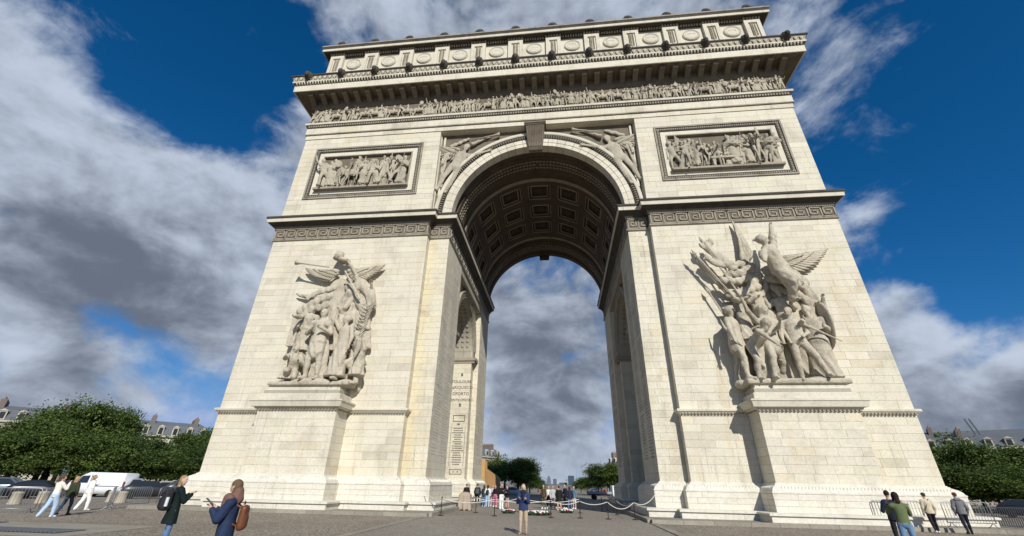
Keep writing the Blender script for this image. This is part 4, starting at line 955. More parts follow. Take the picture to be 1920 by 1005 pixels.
    for pts, r0, r1 in (([L(16.2, -.6, 14.6), L(17.2, -.8, 14.3), L(18.2, -.7, 13.9), L(18.75, -.5, 12.9)], .30, .34), ([L(16.4, -.5, 13.9), L(17.6, -.7, 13.4), L(18.5, -.6, 12.6)], .28, .30), ([L(15.2, -.8, 13.9), L(14.2, -.9, 13.5), L(13.3, -.8, 13.3)], .30, .28), ([L(14.8, -.9, 14.6), L(13.9, -1.1, 14.2), L(13.0, -1.0, 14.4)], .24, .26), ([L(14.6, -.8, 15.7), L(13.5, -1.1, 15.6), L(12.9, -1.1, 16.3), L(12.2, -1.0, 17.2)], .24, .30), ([L(13.9, -1.0, 15.3), L(12.9, -1.1, 15.6), L(12.2, -1.0, 16.2)], .2, .26), ([L(13.2, -1.0, 15.9), L(12.6, -1.0, 16.9), L(12.7, -1.0, 17.5)], .16, .2), ([L(15.3, -.6, 15.6), L(14.4, -.8, 15.0), L(13.6, -.8, 14.9)], .3, .3), ([L(15.6, -.5, 14.9), L(15.0, -.7, 14.2), L(14.6, -.7, 13.4)], .34, .34), ([L(17.0, -.5, 15.3), L(17.8, -.7, 14.9), L(18.5, -.6, 14.2)], .26, .28)):
        P += drape_prims(pts, r0, r1, 0, .075, 13.)
    lump('drapery', g, P, h=.055, k=.05)
    P = []
    for pts, r0, r1 in (([L(13.4, -.1, 12.5), L(13.3, -.1, 10.0), L(13.4, -.1, 7.5)], .5, .55), ([L(15.2, .0, 14.6), L(15.3, .0, 10.0), L(15.3, .0, 7.5)], .8, .9), ([L(17.2, .0, 13.6), L(17.4, .0, 10.0), L(17.5, .0, 7.5)], .9, .9)):
        P += drape_prims(pts, r0, r1, 0, .08, 9.)
    lump('backing_mass', g, P, h=.08)
    P = [box_(L(15.75, -.75, 7.36), (2.95, .85, .16), 0), ell(L(14.5, -.9, 7.5), (.7, .5, .25), 0), ell(L(17.2, -.9, 7.5), (.8, .5, .22), 0), ell(L(12.9, -.6, 7.35), (.5, .5, .3), 0)]
    lump('rocky_base', g, P)
def sculpture_left():
    g = tag(empty('sculpture_group', (-15.4, -.8, 7.25)), 'tall carved stone group of robed figures under a flying winged trumpeter holding a staff', 'sculpture')
    L = lambda x, y, z: (x + 15.4, y + .8, z - 7.25)
    big('figure', g, L(-15.55, -1.35, 7.55), 4.9, (0, 0, -.1), legs=(((.05, .15, -1), (.02, -.1, -1)), ((.08, -.05, -1), (.02, -.1, -1))), arms=(CROSS, BEND), hair='short', head=(.2, .05), top='shirt', bottom='none', extra=lambda J: cloak(J) + [cap(J['H0'] + v3(0, 0, .05), J['H0'] - v3(0, 0, .25), .16, .20, 1, (0, 1, 0), .8, fold=.02)])
    big('figure', g, L(-13.85, -1.0, 7.5), 4.55, (0, 0, -.35), legs=(STAND, WALK[0]), arms=(((.45, .3, .85), (-.2, .2, 1)), ((.3, .05, -1), (.1, .3, -1))), hair='tied', head=(-.6, 0), top='none', bottom='none', nude=True, extra=lambda J: robe(J, .30))
    big('figure', g, L(-17.2, -1.0, 7.35), 3.2, (0, 0, .5), legs=(((.1, 1, -.3), (.05, -.9, -.4)), ((.1, .7, -.7), (.05, -.9, -.4))), lean=.45, arms=(FWD, BEND), hair='long', head=(0, -.4), top='coat', bottom='wide', extra=lambda J: robe(J, .42))
    big('figure', g, L(-17.05, -.6, 9.6), 3.4, (0, 0, .5), legs=(STAND, STAND), lean=.25, arms=(((.5, .5, -.4), (.4, .8, -.2)), BEND), hair='bob', head=(.4, -.1), top='coat', bottom='wide', extra=lambda J: robe(J, .34))
    big('figure', g, L(-12.55, -.8, 7.35), 3.6, (0, 0, -.9), legs=(((.1, .8, -.6), (.05, -.8, -.5)), STAND), lean=.3, arms=(BEND, HANG), hair='short', head=(0, -.3), top='coat', bottom='wide', extra=lambda J: robe(J, .36))
    big('figure', g, L(-14.0, -.35, 9.2), 4.2, (0, 0, -.1), legs=(STAND, STAND), arms=(HANG, HANG), hair='bob', top='coat', bottom='wide', extra=lambda J: robe(J, .34))
    big('figure', g, L(-15.3, -.75, 12.35), 4.4, (0, .52, .25), legs=(((.1, -.35, -1), (.05, -.75, -.8)), ((.1, .1, -1), (.05, -.65, -.9))), arms=(((.8, .2, .55), (.85, .3, .3)), ((.55, .3, -.3), (-.3, .6, .5))), hair='tied', head=(.5, .1), top='shirt', bottom='none', extra=lambda J: robe(J, .26) + [cap(J['H0'], J['ankb'] + v3(-.25, .1, .1), .14, .22, 1, (0, 1, 0), .5, fold=.02)])
    b = MB(); wing_mb(b, L(-14.9, -.45, 16.2), -55, 40, 13, 1.8, .3, 1); b.build('wing', M['sculpt'], g, True)
    b = MB(); wing_mb(b, L(-15.7, -.45, 16.2), -45, 38, 13, 1.8, .3, -1); b.build('wing', M['sculpt'], g, True)
    b = MB(); wing_mb(b, L(-16.3, -.35, 13.9), -5, 40, 6, 1.7, .2, -1); b.build('wing', M['sculpt'], g, True)
    b = MB(); b.tube([L(-16.0, -1.5, 16.2), L(-18.3, -1.35, 16.7), L(-18.75, -1.3, 16.8), L(-18.95, -1.3, 16.85)], [.05, .07, .14, .24], 10); b.build('trumpet', M['sculpt'], g, True)
    b = MB(); b.tube([L(-14.7, -1.35, 15.9), L(-13.2, -1.1, 13.6)], .08, 6); b.build('staff', M['sculpt'], g)
    b = MB(); b.tube([L(-15.9, -.7, 17.3), L(-15.8, -.7, 17.95)], [.42, .30], 10); b.tube([L(-15.35, -.7, 17.05), L(-15.3, -.7, 17.3)], [.55, .45], 10); b.build('standard_head', M['sculpt'], g, True)
    b = MB(); b.box(L(-18.35, 0, 0)[0], L(-17.75, 0, 0)[0], L(0, -.8, 0)[1], L(0, -.1, 0)[1], L(0, 0, 10.2)[2], L(0, 0, 12.4)[2]); b.build('tablet', M['sculpt'], g)
    b = MB()
    for k in range(13): t = k / 12; c = Vector(L(-13.0 + .35 * t + .2 * t * t, -1.0, 10.0 + 3.0 * t)); [b.tube([c, c + Vector((sx * .28, -.04, .22)), c + Vector((sx * .5, 0, .55))], [.03, .07, .02], 5) for sx in (-1, 1)]
    b.build('palm_branch', M['sculpt'], g, True)
    P = []
    for pts, r0, r1 in (([L(-15.9, -.5, 14.2), L(-17.0, -.7, 13.6), L(-18.0, -.6, 12.9)], .30, .30), ([L(-16.0, -.5, 13.5), L(-17.1, -.7, 13.0), L(-17.9, -.6, 12.3)], .28, .28), ([L(-15.7, -.5, 14.9), L(-16.8, -.6, 14.6), L(-17.8, -.5, 14.1)], .25, .2),
                        ([L(-14.6, -.5, 14.9), L(-13.5, -.6, 15.0), L(-12.7, -.5, 14.2), L(-12.5, -.5, 13.2)], .34, .40), ([L(-13.9, -.5, 14.2), L(-13.3, -.6, 13.4), L(-12.8, -.5, 12.4)], .30, .32), ([L(-12.7, -.5, 12.5), L(-12.4, -.6, 11.4), L(-12.3, -.5, 10.2)], .25, .3)):
        P += drape_prims(pts, r0, r1, 0, .075, 13.)
    lump('drapery', g, P, h=.055, k=.05)
    for (x, y, z, H, rz, kw) in ((-17.3, -.5, 9.0, 3.6, .4, dict(arms=(BEND, HANG), hair='bob')), (-14.8, -.4, 9.6, 3.4, 0, dict(arms=(BEND, UPA), hair='curly')), (-12.9, -.45, 9.0, 3.6, -.4, dict(arms=(HANG, BEND), hair='tied'))):
        big('figure', g, L(x, y, z), H, (0, 0, rz), legs=(STAND, STAND), top='coat', bottom='wide', extra=lambda J: robe(J, .32), fold=.010, **kw)
    P = []
    for pts, r0, r1 in (([L(-17.5, -.0, 12.3), L(-17.6, -.0, 10.0), L(-17.7, -.0, 7.5)], .55, .7), ([L(-15.6, .0, 15.0), L(-15.6, .0, 10.0), L(-15.6, .0, 7.5)], .9, .95), ([L(-13.4, .0, 14.6), L(-13.3, .0, 10.0), L(-13.2, .0, 7.5)], .8, .85)):
        P += drape_prims(pts, r0, r1, 0, .08, 9.)
    lump('backing_mass', g, P, h=.08)
    lump('rocky_base', g, [box_(L(-15.5, -.75, 7.34), (2.9, .85, .14), 0), ell(L(-15.5, -1.1, 7.5), (1.5, .55, .3), 0), ell(L(-13.2, -.8, 7.45), (.8, .5, .3), 0), ell(L(-17.8, -.7, 7.4), (.6, .5, .3), 0)])
sculpture_right(); sculpture_left()

# --- frieze, panels and spandrels
VAR = []
for kw in (dict(legs=WALK, arms=(BEND, HANG), hair='helmet', top='shirt', bottom='none'), dict(legs=(STAND, STAND), arms=(HANG, CROSS), hair='curly', top='coat', bottom='wide'),
           dict(legs=STRIDE, arms=(UPA, HANG), hair='helmet', top='shirt', bottom='none'), dict(legs=(STAND, WALK[0]), arms=(AKIM, SPEAR), hair='short', top='coat', bottom='wide'),
           dict(legs=WALK, arms=(FWD, FWD), hair='short', top='jacket', bottom='jeans', lean=.2), dict(legs=(STAND, STAND), arms=(SPEAR, BEND), hair='tied', top='coat', bottom='wide'),
           dict(legs=STRIDE, arms=(HANG, UPA), hair='curly', top='none', bottom='none', lean=.25), dict(legs=(WALK[1], WALK[0]), arms=(CROSS, BEND), hair='helmet', top='jacket', bottom='wide')):
    ex_ = (lambda J: robe(J, .27)) if kw['top'] == 'coat' else None
    VAR.append(statue_mesh('relief_figure', M['relief'], .032, fingers=False, extra=ex_, **kw))
for _k in range(7):
    kw = dict(legs=random.choice((WALK, STRIDE, (STAND, STAND), (WALK[1], WALK[0]), (STAND, WALK[0]))), arms=(random.choice((UPA, HANG, BEND, FWD, SPEAR, CROSS, AKIM)), random.choice((UPA, HANG, BEND, FWD, SPEAR, CROSS, AKIM))), hair=random.choice(('helmet', 'curly', 'short', 'tied', 'long')), top=random.choice(('coat', 'jacket', 'none', 'shirt')), bottom=random.choice(('none', 'wide', 'jeans')), lean=random.uniform(-.1, .5), head=(random.uniform(-1, 1), random.uniform(-.3, .3)))
    ex_ = (lambda J: robe(J, .27) + [cap(J['hana'] - v3(0, 0, .5), J['hana'] + v3(0, 0, .6), .018, .018, 0)]) if _k % 2 else (lambda J: cloak(J) if _k % 3 == 0 else [ell(J['hanb'] + v3(0, -.03, 0), (.2, .05, .26), 0)])
    VAR.append(statue_mesh('relief_figure', M['relief'], .030, fingers=False, extra=ex_, **kw))
def horse_mesh():
    P = [ell((0, 0, 1.15), (.62, .24, .30), 0), ell((-.42, 0, 1.2), (.30, .24, .30), 0), cap((.45, 0, 1.3), (.85, 0, 1.75), .22, .13, 0), cap((.85, 0, 1.78), (1.12, 0, 1.50), .12, .075, 0), cap((.5, 0, 1.55), (.85, 0, 1.9), .08, .06, 0), cap((-.68, 0, 1.3), (-1.0, 0, .75), .07, .10, 0, fold=.01)]
    for x, y, k1, a1 in ((.45, -.12, (.75, -.12, .95), (.55, -.12, .62)), (.42, .1, (.6, .1, .75), (.5, .1, .30)), (-.5, -.12, (-.40, -.12, .70), (-.62, -.12, .10)), (-.52, .1, (-.7, .1, .65), (-.85, .1, .12))):
        P += [cap((x, y, 1.0), k1, .13, .07, 0), cap(k1, a1, .06, .05, 0), ell(np.array(a1) + v3(.03, 0, -.03), (.07, .06, .05), 0)]
    P += [cap((0, 0, 1.4), (.02, 0, 1.95), .15, .17, 0, (0, 1, 0), .75), ell((.04, -.02, 2.2), (.085, .09, .11), 0), cap((.02, -.16, 1.9), (.35, -.2, 1.65), .06, .045, 0), cap((.05, -.16, 1.4), (.2, -.26, 1.0), .09, .06, 0), cap((.2, -.26, 1.0), (.1, -.27, .75), .055, .05, 0)]
    return sdf_mesh('relief_horse', P, M['relief'], .036, .03)
HM = horse_mesh()
fz = AP(empty('frieze_relief', (0, 0, 33.25)))
x = -22.35; i = 0
while x < 22.4:
    if random.random() < .07 and -21 < x < 20: inst('relief_horse', HM, fz, (x + .55, -.16, 0), (0, 0, 0), (.78 * random.choice((-1, 1)), .6, .80)); x += 1.15
    else:
        s_ = random.uniform(1.62, 1.86) / 1.75; inst('relief_figure', VAR[int(rng.integers(15))], fz, (x, -.17 - .05 * random.random(), 0), (0, random.uniform(-.12, .12), random.uniform(-.9, .9)), (s_ * random.choice((-1, 1)), s_ * .75, s_)); x += random.uniform(.23, .36)
for s in (-1, 1):
    x0 = 11.6 if s > 0 else -20.0; pr_ = AP(empty('panel_relief', (x0 + 4.2, .1, 25.1)))
    xx = -3.85
    while xx < 3.9:
        hs = random.uniform(2.5, 3.3) / 1.75
        if s < 0 and abs(xx + 1.6) < .35: inst('relief_horse', HM, pr_, (xx + .8, -.15, .1), (0, 0, 0), (1.42, .8, 1.38)); xx += 1.9; continue
        if s > 0 and abs(xx) < .3: hs *= .72
        inst('relief_figure', VAR[int(rng.integers(15))], pr_, (xx, -.12 - .2 * random.random(), .0), (0, random.uniform(-.22, .22), random.uniform(-1.1, 1.1)), (hs * random.choice((-1, 1)), hs * .7, hs)); xx += random.uniform(.34, .52)
    for k in range(12):
        inst('relief_figure', VAR[int(rng.integers(15))], pr_, (-3.6 + k * .655, .05, random.uniform(.4, .9)), (0, random.uniform(-.3, .3), random.uniform(-1, 1)), (1.55, .5, 1.6))
    if s > 0:
        b = MB(); b.box(-1.2, 1.3, -.45, .1, .75, .95); b.box(-1.1, -.9, -.4, .1, 0, .75); b.box(1.0, 1.2, -.4, .1, 0, .75); b.build('relief_table', M['relief'], pr_)
for s in (-1, 1):
    sp_ = AP(empty('spandrel_relief', (s * 7.0, .5, 25.6)))
    P, J, ex = human(legs=(((.05, .0, -1), (.0, -.05, -1)), ((.10, .15, -1), (.02, -.15, -1))), arms=((((.9, .1, .55), (.9, .15, .62))), ((.6, .05, -.4), (-.2, .2, -.9))), slim=1.15, hair='tied', head=(-.7, .1), top='none', bottom='none', nude=True)
    me = sdf_mesh('figure', P, M['relief'], .024, .022, None, ex); k = 5.9 / 1.75
    o = inst('figure', me, sp_, (s * 1.5, -.05, -1.3), (0, -s * .37, 0), (s * k, k * .5, k))
    b = MB(); wing_mb(b, (s * .1, .0, 3.4), -80, 50, 13, 2.0, .2, s, y=-.02, rows=2); b.build('wing', M['relief'], sp_, True)
    b = MB(); wing_mb(b, (s * -1.0, .0, 4.1), 150, 176, 5, 1.4, .2, s, y=-.02, rows=1); b.build('wing', M['relief'], sp_, True)
    b = MB(); b.tube([(s * -1.0, -.25, 4.55), (s * -3.0, -.22, 4.98), (s * -3.4, -.2, 5.06), (s * -3.65, -.2, 5.10)], [.04, .06, .12, .2], 8); b.build('trumpet', M['relief'], sp_, True)
    lump('drapery', sp_, drape_prims([(s * 1.1, .0, 3.4), (s * 1.45, .0, 2.0), (s * 1.55, .0, .6), (s * 1.5, .0, -.6)], .22, .14, 0, .06, 12.) + drape_prims([(s * .9, .02, 4.2), (s * .1, .02, 4.6), (s * -.6, .02, 4.9)], .2, .16, 0, .05, 12.), 'relief', .06, .05)
# lion masks along the cornice
P = [ell((0, -.05, 0), (.30, .24, .34), 0, None, .02), ell((0, -.30, -.08), (.17, .18, .17), 0), ell((0, -.2, .12), (.2, .2, .16), 0), cap((0, -.42, .02), (0, -.36, .14), .05, .05, 0), ell((0, -.34, -.25), (.12, .1, .06), 0)]
for q in range(12): w_ = q * PI / 6; P.append(cap((.22 * math.cos(w_), -.05, .24 * math.sin(w_)), (.36 * math.cos(w_), .02, .40 * math.sin(w_)), .09, .06, 0))
P += [ell((.2, -.12, .26), (.07, .06, .08), 0), ell((-.2, -.12, .26), (.07, .06, .08), 0)]
lm = sdf_mesh('lion_mask', P, M['soot'], .035, .03)
for k in range(14): AP(inst('lion_mask', lm, None, (-22.85 + k * 3.515, -2.06, 38.02), scale=(1.15, 1.15, 1.15)))
# ------------------------------------------------------------------ people
SK = (.52, .33, .24); SKL = (.60, .40, .30)
SHOE_D = (.02, .02, .02); SHOE_W = (.75, .74, .72)
def person(label, loc, H, face, cols, z=None, h=.018, group=None, **k):
    """cols: top, bottom, shoe, hair, accent, accent2"""
    skin = k.pop('skin', SK); P, J, ex = human(**k)
    ex.t = [skin if t[0] < 0 else t for t in ex.t]
    me = sdf_mesh('person', P, M['figure'], h, .014, [skin] + list(cols) + [(.1, .1, .1)] * (6 - len(cols)), ex); s_ = H / 1.75
    o = inst('person', me, None, (loc[0], loc[1], gz(*loc) if z is None else z), (0, 0, face), (s_, s_, s_)); tag(o, label, 'person', group); o['J'] = 0
    del o['J']; return o, J, s_
def place(o, J, s_, key, off=(0, 0, 0)):
    p = Matrix.Rotation(o.rotation_euler[2], 3, 'Z') @ Vector(((np.array(J[key]) if isinstance(key, str) else np.array(key)) + np.array(off)) * s_); return Vector(o.location) + p
HOLD = ((.15, .30, -1), (-.35, .85, .55)); POCK = ((.30, -.05, -1), (-.12, .35, -1)); PHONE = ((.12, .45, -.9), (-.45, .75, .75)); FACEUP = ((.25, .55, -.6), (-.25, .25, 1))
M['phone'] = plain('phone_glass', (.02, .02, .025), .2)
def phone(label, p, rz, tilt=.9):
    b = MB(); b.box(-.037, .037, -.005, .005, -.075, .075); o = b.build('phone', M['phone']); o.location = p; o.rotation_euler = (tilt, 0, rz); tag(o, label, 'phone'); return o
def backpack(label, o, J, s_, mat, w=.15, d=.10, hh=.23, off=.20):
    g = tag(empty('backpack', place(o, J, s_, 'S0', (0, off, -.28)), o.rotation_euler[2]), label, 'backpack')
    inst('body', sdf_mesh('body', [box_((0, 0, 0), (w, d, hh), 0, None, .06), box_((0, d * .9, -.06), (w * .75, d * .45, hh * .55), 0, None, .04)], mat, .02, .02), g)
    for sx in (-1, 1):
        b = MB(); b.tube([(sx * w * .6, -d * .9, hh * .8), (sx * w * .62, -d - .10, hh * .95 + .02), (sx * w * .62, -d - .24, hh * .6), (sx * w * .66, -d - .22, -hh * .1), (sx * w * .8, -d * .9, -hh * .6)], [.018, .02, .02, .018, .012], 6); b.build('strap', mat, g)
    b = MB(); b.tube([(-.04, -d * .5, hh), (-.03, -d * .5, hh + .05), (.03, -d * .5, hh + .05), (.04, -d * .5, hh)], .009, 6); b.build('handle', mat, g)
    return g
FA = math.atan2
# woman with scarf and leather bag
o, J, s_ = person('woman in navy jacket and brown scarf looking down at her phone', (-4.47, -20.62), 1.70, .95 - PI / 2 - .6, [(.018, .030, .070), (.05, .10, .20), SHOE_D, (.12, .075, .04), (.17, .09, .065), (.05, .05, .038)], h=.013, skin=SKL, fold=.008,
    arms=(PHONE, PHONE), head=(-.1, -.45), top='puffer', bottom='jeans', hair='bob',
    extra=lambda J: [cap(J['head'] + v3(0, .05, -.07), J['S0'] + v3(0, .03, .03), .095, .125, 5, None, 1, .006, 60), cap(J['S0'] + v3(-.12, -.02, .03), J['S0'] + v3(.12, -.03, .03), .075, .075, 5, None, 1, .008, 60), cap(J['S0'] + v3(0, -.10, .03), J['S0'] + v3(0, -.14, -.16), .085, .06, 5, None, 1, .006, 60), cap(J['H0'] + v3(0, -.05, .32), J['H0'] + v3(0, -.055, .06), .125, .13, 6, (0, 1, 0), .7), cap(J['H0'] + v3(0, -.02, .05), J['H0'] + v3(0, -.02, .0), .16, .165, 3, (0, 1, 0), .74)])
o.data.attributes  # keep
ph = phone('dark phone held by the woman in the scarf', place(o, J, s_, 'hana', (.08, -.05, .06)), o.rotation_euler[2])
M['leather'] = plain('brown_leather', (.14, .045, .016), .5, var=.25, scale=9); M['blackcloth'] = plain('black_nylon', (.012, .011, .012), .7, var=.3, scale=12)
backpack('brown leather backpack on the woman in the scarf', o, J, s_, M['leather'], .12, .06, .20, .23)
# man in dark green coat with black backpack
o, J, s_ = person('blond person in long dark green coat seen from behind', (-9.3, -16.36), 1.76, PI - .62, [(.004, .012, .011), (.10, .17, .28), SHOE_D, (.30, .20, .10)], h=.013, skin=SKL, arms=(PHONE, PHONE), head=(-.75, -.05), top='coat', bottom='jeans', hair='bob', fold=.008, legs=(((.04, .02, -1), (.02, -.03, -1)), ((.05, .1, -1), (.02, -.1, -1))))
bk = backpack('black backpack with side bottle on the coat wearer', o, J, s_, M['blackcloth'], .17, .11, .25, .24)
b = MB(); b.tube([(-.20, .02, -.14), (-.20, .02, .08)], .04, 8); b.build('bottle', plain('pale_plastic', (.6, .62, .62), .3), bk)
# three girls on the left
o, J, s_ = person('woman in cream jacket and pale jeans with long curly hair, hand at face', (-21.7, -9.15), 1.70, PI - .2, [(.78, .72, .62), (.40, .52, .66), SHOE_W, (.10, .05, .03)], skin=SKL, arms=(FACEUP, HOLD), head=(-.9, 0), top='puffer', bottom='wide', hair='curly', legs=WALK)
o, J, s_ = person('woman in olive jacket and dark blue jeans walking between the two women in white', (-22.3, -7.95), 1.66, PI + .1, [(.035, .04, .018), (.035, .05, .085), SHOE_D, (.40, .24, .13)], skin=SKL, arms=(POCK, POCK), head=(-.6, .1), top='puffer', bottom='jeans', hair='bob', legs=WALK)
o, J, s_ = person('woman in white outfit with scarf carrying a tote bag', (-24.7, -4.95), 1.74, PI - .3, [(.80, .76, .70), (.80, .78, .74), SHOE_W, (.30, .17, .09), (.35, .2, .15)], skin=SKL, arms=(POCK, HOLD), head=(-.5, 0), top='jacket', bottom='wide', hair='long', legs=WALK, extra=lambda J: [cap(J['S0'] + v3(.04, -.12, .02), J['H0'] + v3(.04, -.16, .2), .045, .05, 5, None, 1, .004)])
g = tag(empty('tote_bag', place(o, J, s_, 'H0', (.24, -.08, -.05)), o.rotation_euler[2]), 'cream cloth tote bag on the woman in white', 'bag')
M['canvas'] = plain('cream_canvas', (.62, .54, .44), .9); inst('body', sdf_mesh('body', [box_((0, 0, 0), (.05, .16, .18), 0, None, .03)], M['canvas'], .02, .02), g)
b = MB(); b.tube([(0, -.1, .17), (-.04, -.06, .45), (-.05, .0, .55), (-.04, .06, .45), (0, .1, .17)], .012, 6); b.build('strap', M['canvas'], g)
# the walker
o, J, s_ = person('woman in blue anorak and beige trousers walking towards us with hands together', (-.12, -9.95), 1.70, -.06, [(.022, .04, .11), (.44, .34, .235), (.30, .22, .15), (.34, .28, .20), (.015, .015, .02)], h=.015, skin=SKL, arms=(HOLD, HOLD), head=(.1, -.35), top='jacket', bottom='jeans', hair='bob', legs=(((.03, .12, -1), (.02, -.05, -1)), ((.04, -.05, -1), (-.03, -.25, -1))), extra=lambda J: [cap(J['S0'] + v3(-.05, -.04, .04), J['S0'] + v3(.05, -.04, .04), .075, .075, 5), cap(J['S0'] + v3(0, -.12, .0), J['S0'] + v3(0, -.155, -.2), .05, .03, 5)])
phone('dark phone in the hands of the woman in the blue anorak', place(o, J, s_, 'hana', (.1, -.04, .04)), 0)
# right hand group
o, J, s_ = person('woman in green jumper and blue jeans photographed from behind', (11.16, -13.46), 1.70, PI - .35, [(.115, .145, .06), (.14, .23, .36), SHOE_W, (.022, .012, .009)], h=.013, skin=SK, arms=(FACEUP, FACEUP), head=(.3, 0), top='sweater', bottom='jeans', hair='bob')
o, J, s_ = person('person in navy jacket standing partly behind the green jumper', (12.75, -10.6), 1.74, PI - .2, [(.012, .014, .03), (.012, .012, .014), SHOE_D, (.015, .011, .009)], h=.014, arms=(HANG, BEND), head=(-.5, 0), top='jacket', bottom='jeans', hair='short')
o, J, s_ = person('person in cream jacket and dark flat cap with crossbody strap', (18.96, -3.35), 1.68, PI - .25, [(.55, .47, .34), (.012, .011, .012), SHOE_W, (.05, .04, .035), (.045, .045, .05), (.08, .06, .05)], arms=(POCK, HANG), head=(.3, 0), top='puffer', bottom='jeans', hair='cap', legs=WALK, extra=lambda J: [cap(J['S0'] + v3(-.1, .07, .05), J['H0'] + v3(.16, .13, .1), .02, .02, 6)])
o, J, s_ = person('person in grey jacket and red cap walking by the barrier', (20.1, -3.7), 1.72, PI - .35, [(.16, .16, .165), (.014, .015, .022), SHOE_D, (.05, .04, .035), (.42, .035, .03)], arms=(POCK, POCK), head=(.2, -.1), top='jacket', bottom='jeans', hair='cap', legs=WALK, extra=lambda J: [cap(J['S0'] + v3(-.07, .07, .03), J['S0'] + v3(.07, .07, .03), .07, .07, 1)])
# visitors under the vault
def crowd(label, x, y, H, face, top_, bot_, hair_, hc=(.03, .02, .015), shoe=SHOE_W, **k):
    return person(label, (x, y), H, face, [top_, bot_, shoe, hc], h=.024, hair=hair_, **k)
BLK = (.012, .012, .014); JEAN = (.10, .17, .30); PALE = (.36, .47, .62); WHT = (.75, .73, .70)
o, J, s_ = crowd('visitor with grey backpack and black jacket beside the wooden hoarding', -5.95, 12.2, 1.76, PI + .1, (.02, .025, .03), BLK, 'short', arms=(POCK, POCK)); backpack('grey green backpack on a visitor by the hoarding', o, J, s_, plain('grey_nylon', (.06, .075, .075), .7), .15, .1, .22, .2)
crowd('visitor in dark teal jacket and jeans by the hoarding', -5.45, 12.7, 1.64, PI - .4, (.03, .05, .06), JEAN, 'long', arms=(BEND, POCK), top='jacket')
o, J, s_ = crowd('visitor in pale jeans and white top with black backpack', -5.1, 12.6, 1.68, PI, WHT, PALE, 'long', arms=(POCK, BEND), top='sweater', bottom='wide'); backpack('small black backpack over a white top', o, J, s_, M['blackcloth'], .12, .08, .19, .18)
crowd('visitor in light blue denim jacket with fair hair', -4.8, 13.4, 1.66, .4, PALE, (.45, .30, .34), 'long', (.35, .2, .1), arms=(BEND, HOLD), bottom='wide')
crowd('visitor in black top and pink trousers', -4.45, 12.8, 1.68, -.4, BLK, (.55, .16, .24), 'long', arms=(BEND, POCK), top='sweater', bottom='wide')
crowd('man in black sweatshirt and white trousers standing side-on', -3.35, 8.4, 1.76, .9, BLK, WHT, 'short', arms=(HOLD, POCK), top='sweater', bottom='wide')
crowd('woman in black jacket and grey skirt with long hair', -3.0, 9.4, 1.62, -.6, BLK, (.28, .27, .26), 'long', (.10, .05, .03), shoe=BLK, arms=(BEND, HOLD), bottom='skirt')
crowd('visitor in dark jacket standing in the side passage', -7.0, 12.6, 1.74, PI, (.014, .014, .018), BLK, 'short', arms=(POCK, POCK))
crowd('visitor in dark hoodie by the left inner pier', -6.9, 9.6, 1.30, PI / 2, BLK, BLK, 'short', arms=(HOLD, HOLD), legs=(((.1, 1, -.2), (0, -.1, -1)), ((.1, 1, -.2), (0, -.1, -1))), lean=.3, z=-.35)
crowd('boy in brown jacket in the group behind the wreath', -.15, 11.2, 1.76, -.5, (.085, .06, .03), (.10, .085, .06), 'short', arms=(BEND, HANG))
crowd('boy in white shirt and dark trousers in the standing group', .25, 11.6, 1.68, 0, WHT, BLK, 'short', arms=(HANG, BEND), top='sweater')
crowd('boy in grey hooded top and grey trousers in the standing group', .62, 10.9, 1.70, .2, (.42, .42, .43), (.2, .2, .2), 'short', arms=(POCK, POCK))
crowd('visitor in black coat with bare legs and white shoes', 1.13, 9.3, 1.68, PI, BLK, BLK, 'short', arms=(POCK, POCK), top='coat', bottom='shorts')
crowd('tall visitor in navy top turned sideways in the group', 1.65, 12.2, 1.84, -1.0, (.018, .02, .04), BLK, 'short', arms=(BEND, HANG))
crowd('visitor in dark blue jacket and jeans seen from behind', 1.98, 9.9, 1.66, PI, (.02, .02, .045), JEAN, 'bob', arms=(POCK, POCK))
crowd('visitor in denim jacket and pale shorts at the end of the group', 2.4, 12.6, 1.72, -.8, (.10, .20, .27), WHT, 'short', (.25, .16, .09), arms=(BEND, HANG), bottom='shorts')
crowd('small visitor in grey jacket hidden between two taller boys', .95, 13.2, 1.60, .2, (.12, .12, .13), BLK, 'long', arms=(POCK, POCK))

# ------------------------------------------------------------------ rope posts, wreaths, cover, hoarding
M['steel'] = plain('galvanised_steel', (.34, .35, .36), .45, .75, var=.2, scale=7); M['iron'] = plain('black_iron', (.018, .016, .015), .5, .3); M['rope'] = plain('pale_rope', (.56, .52, .45), .9, scale=30)
def post_mesh():
    b = MB(); b.lathe([(.17, 0), (.17, .015), (.15, .03), (.03, .045), (.022, .07), (.022, .86), (.04, .87), (.04, .92), (.012, .96)], 14); me = b.mesh('rope_post'); me.materials.append(M['iron']); return me
pmesh = post_mesh()
POSTS = [(-5.55, -1.5), (-2.56, -.72), (.71, -.70), (2.38, -.50), (3.95, -.65), (5.45, -.55), (-4.2, 2.2), (-1.6, 4.6), (2.6, 5.6), (5.0, 4.4), (4.4, 9.0)]
PL = ['black rope post at the foot of the left inner pier', 'black rope post behind the walking woman', 'black rope post before the flower wreath', 'black rope post nearest the small bouquet', 'black rope post before the white truck', 'black rope post at the foot of the right inner pier', 'black rope post beside the covered object', 'black rope post behind the wreath', 'black rope post by the bare-legged visitor', 'black rope post by the right passage wall', 'black rope post deep under the vault']
for (x, y), l in zip(POSTS, PL): o = inst('rope_post', pmesh, None, (x, y, gz(x, y) + .006)); tag(o, l, 'post', 'rope posts under the vault')
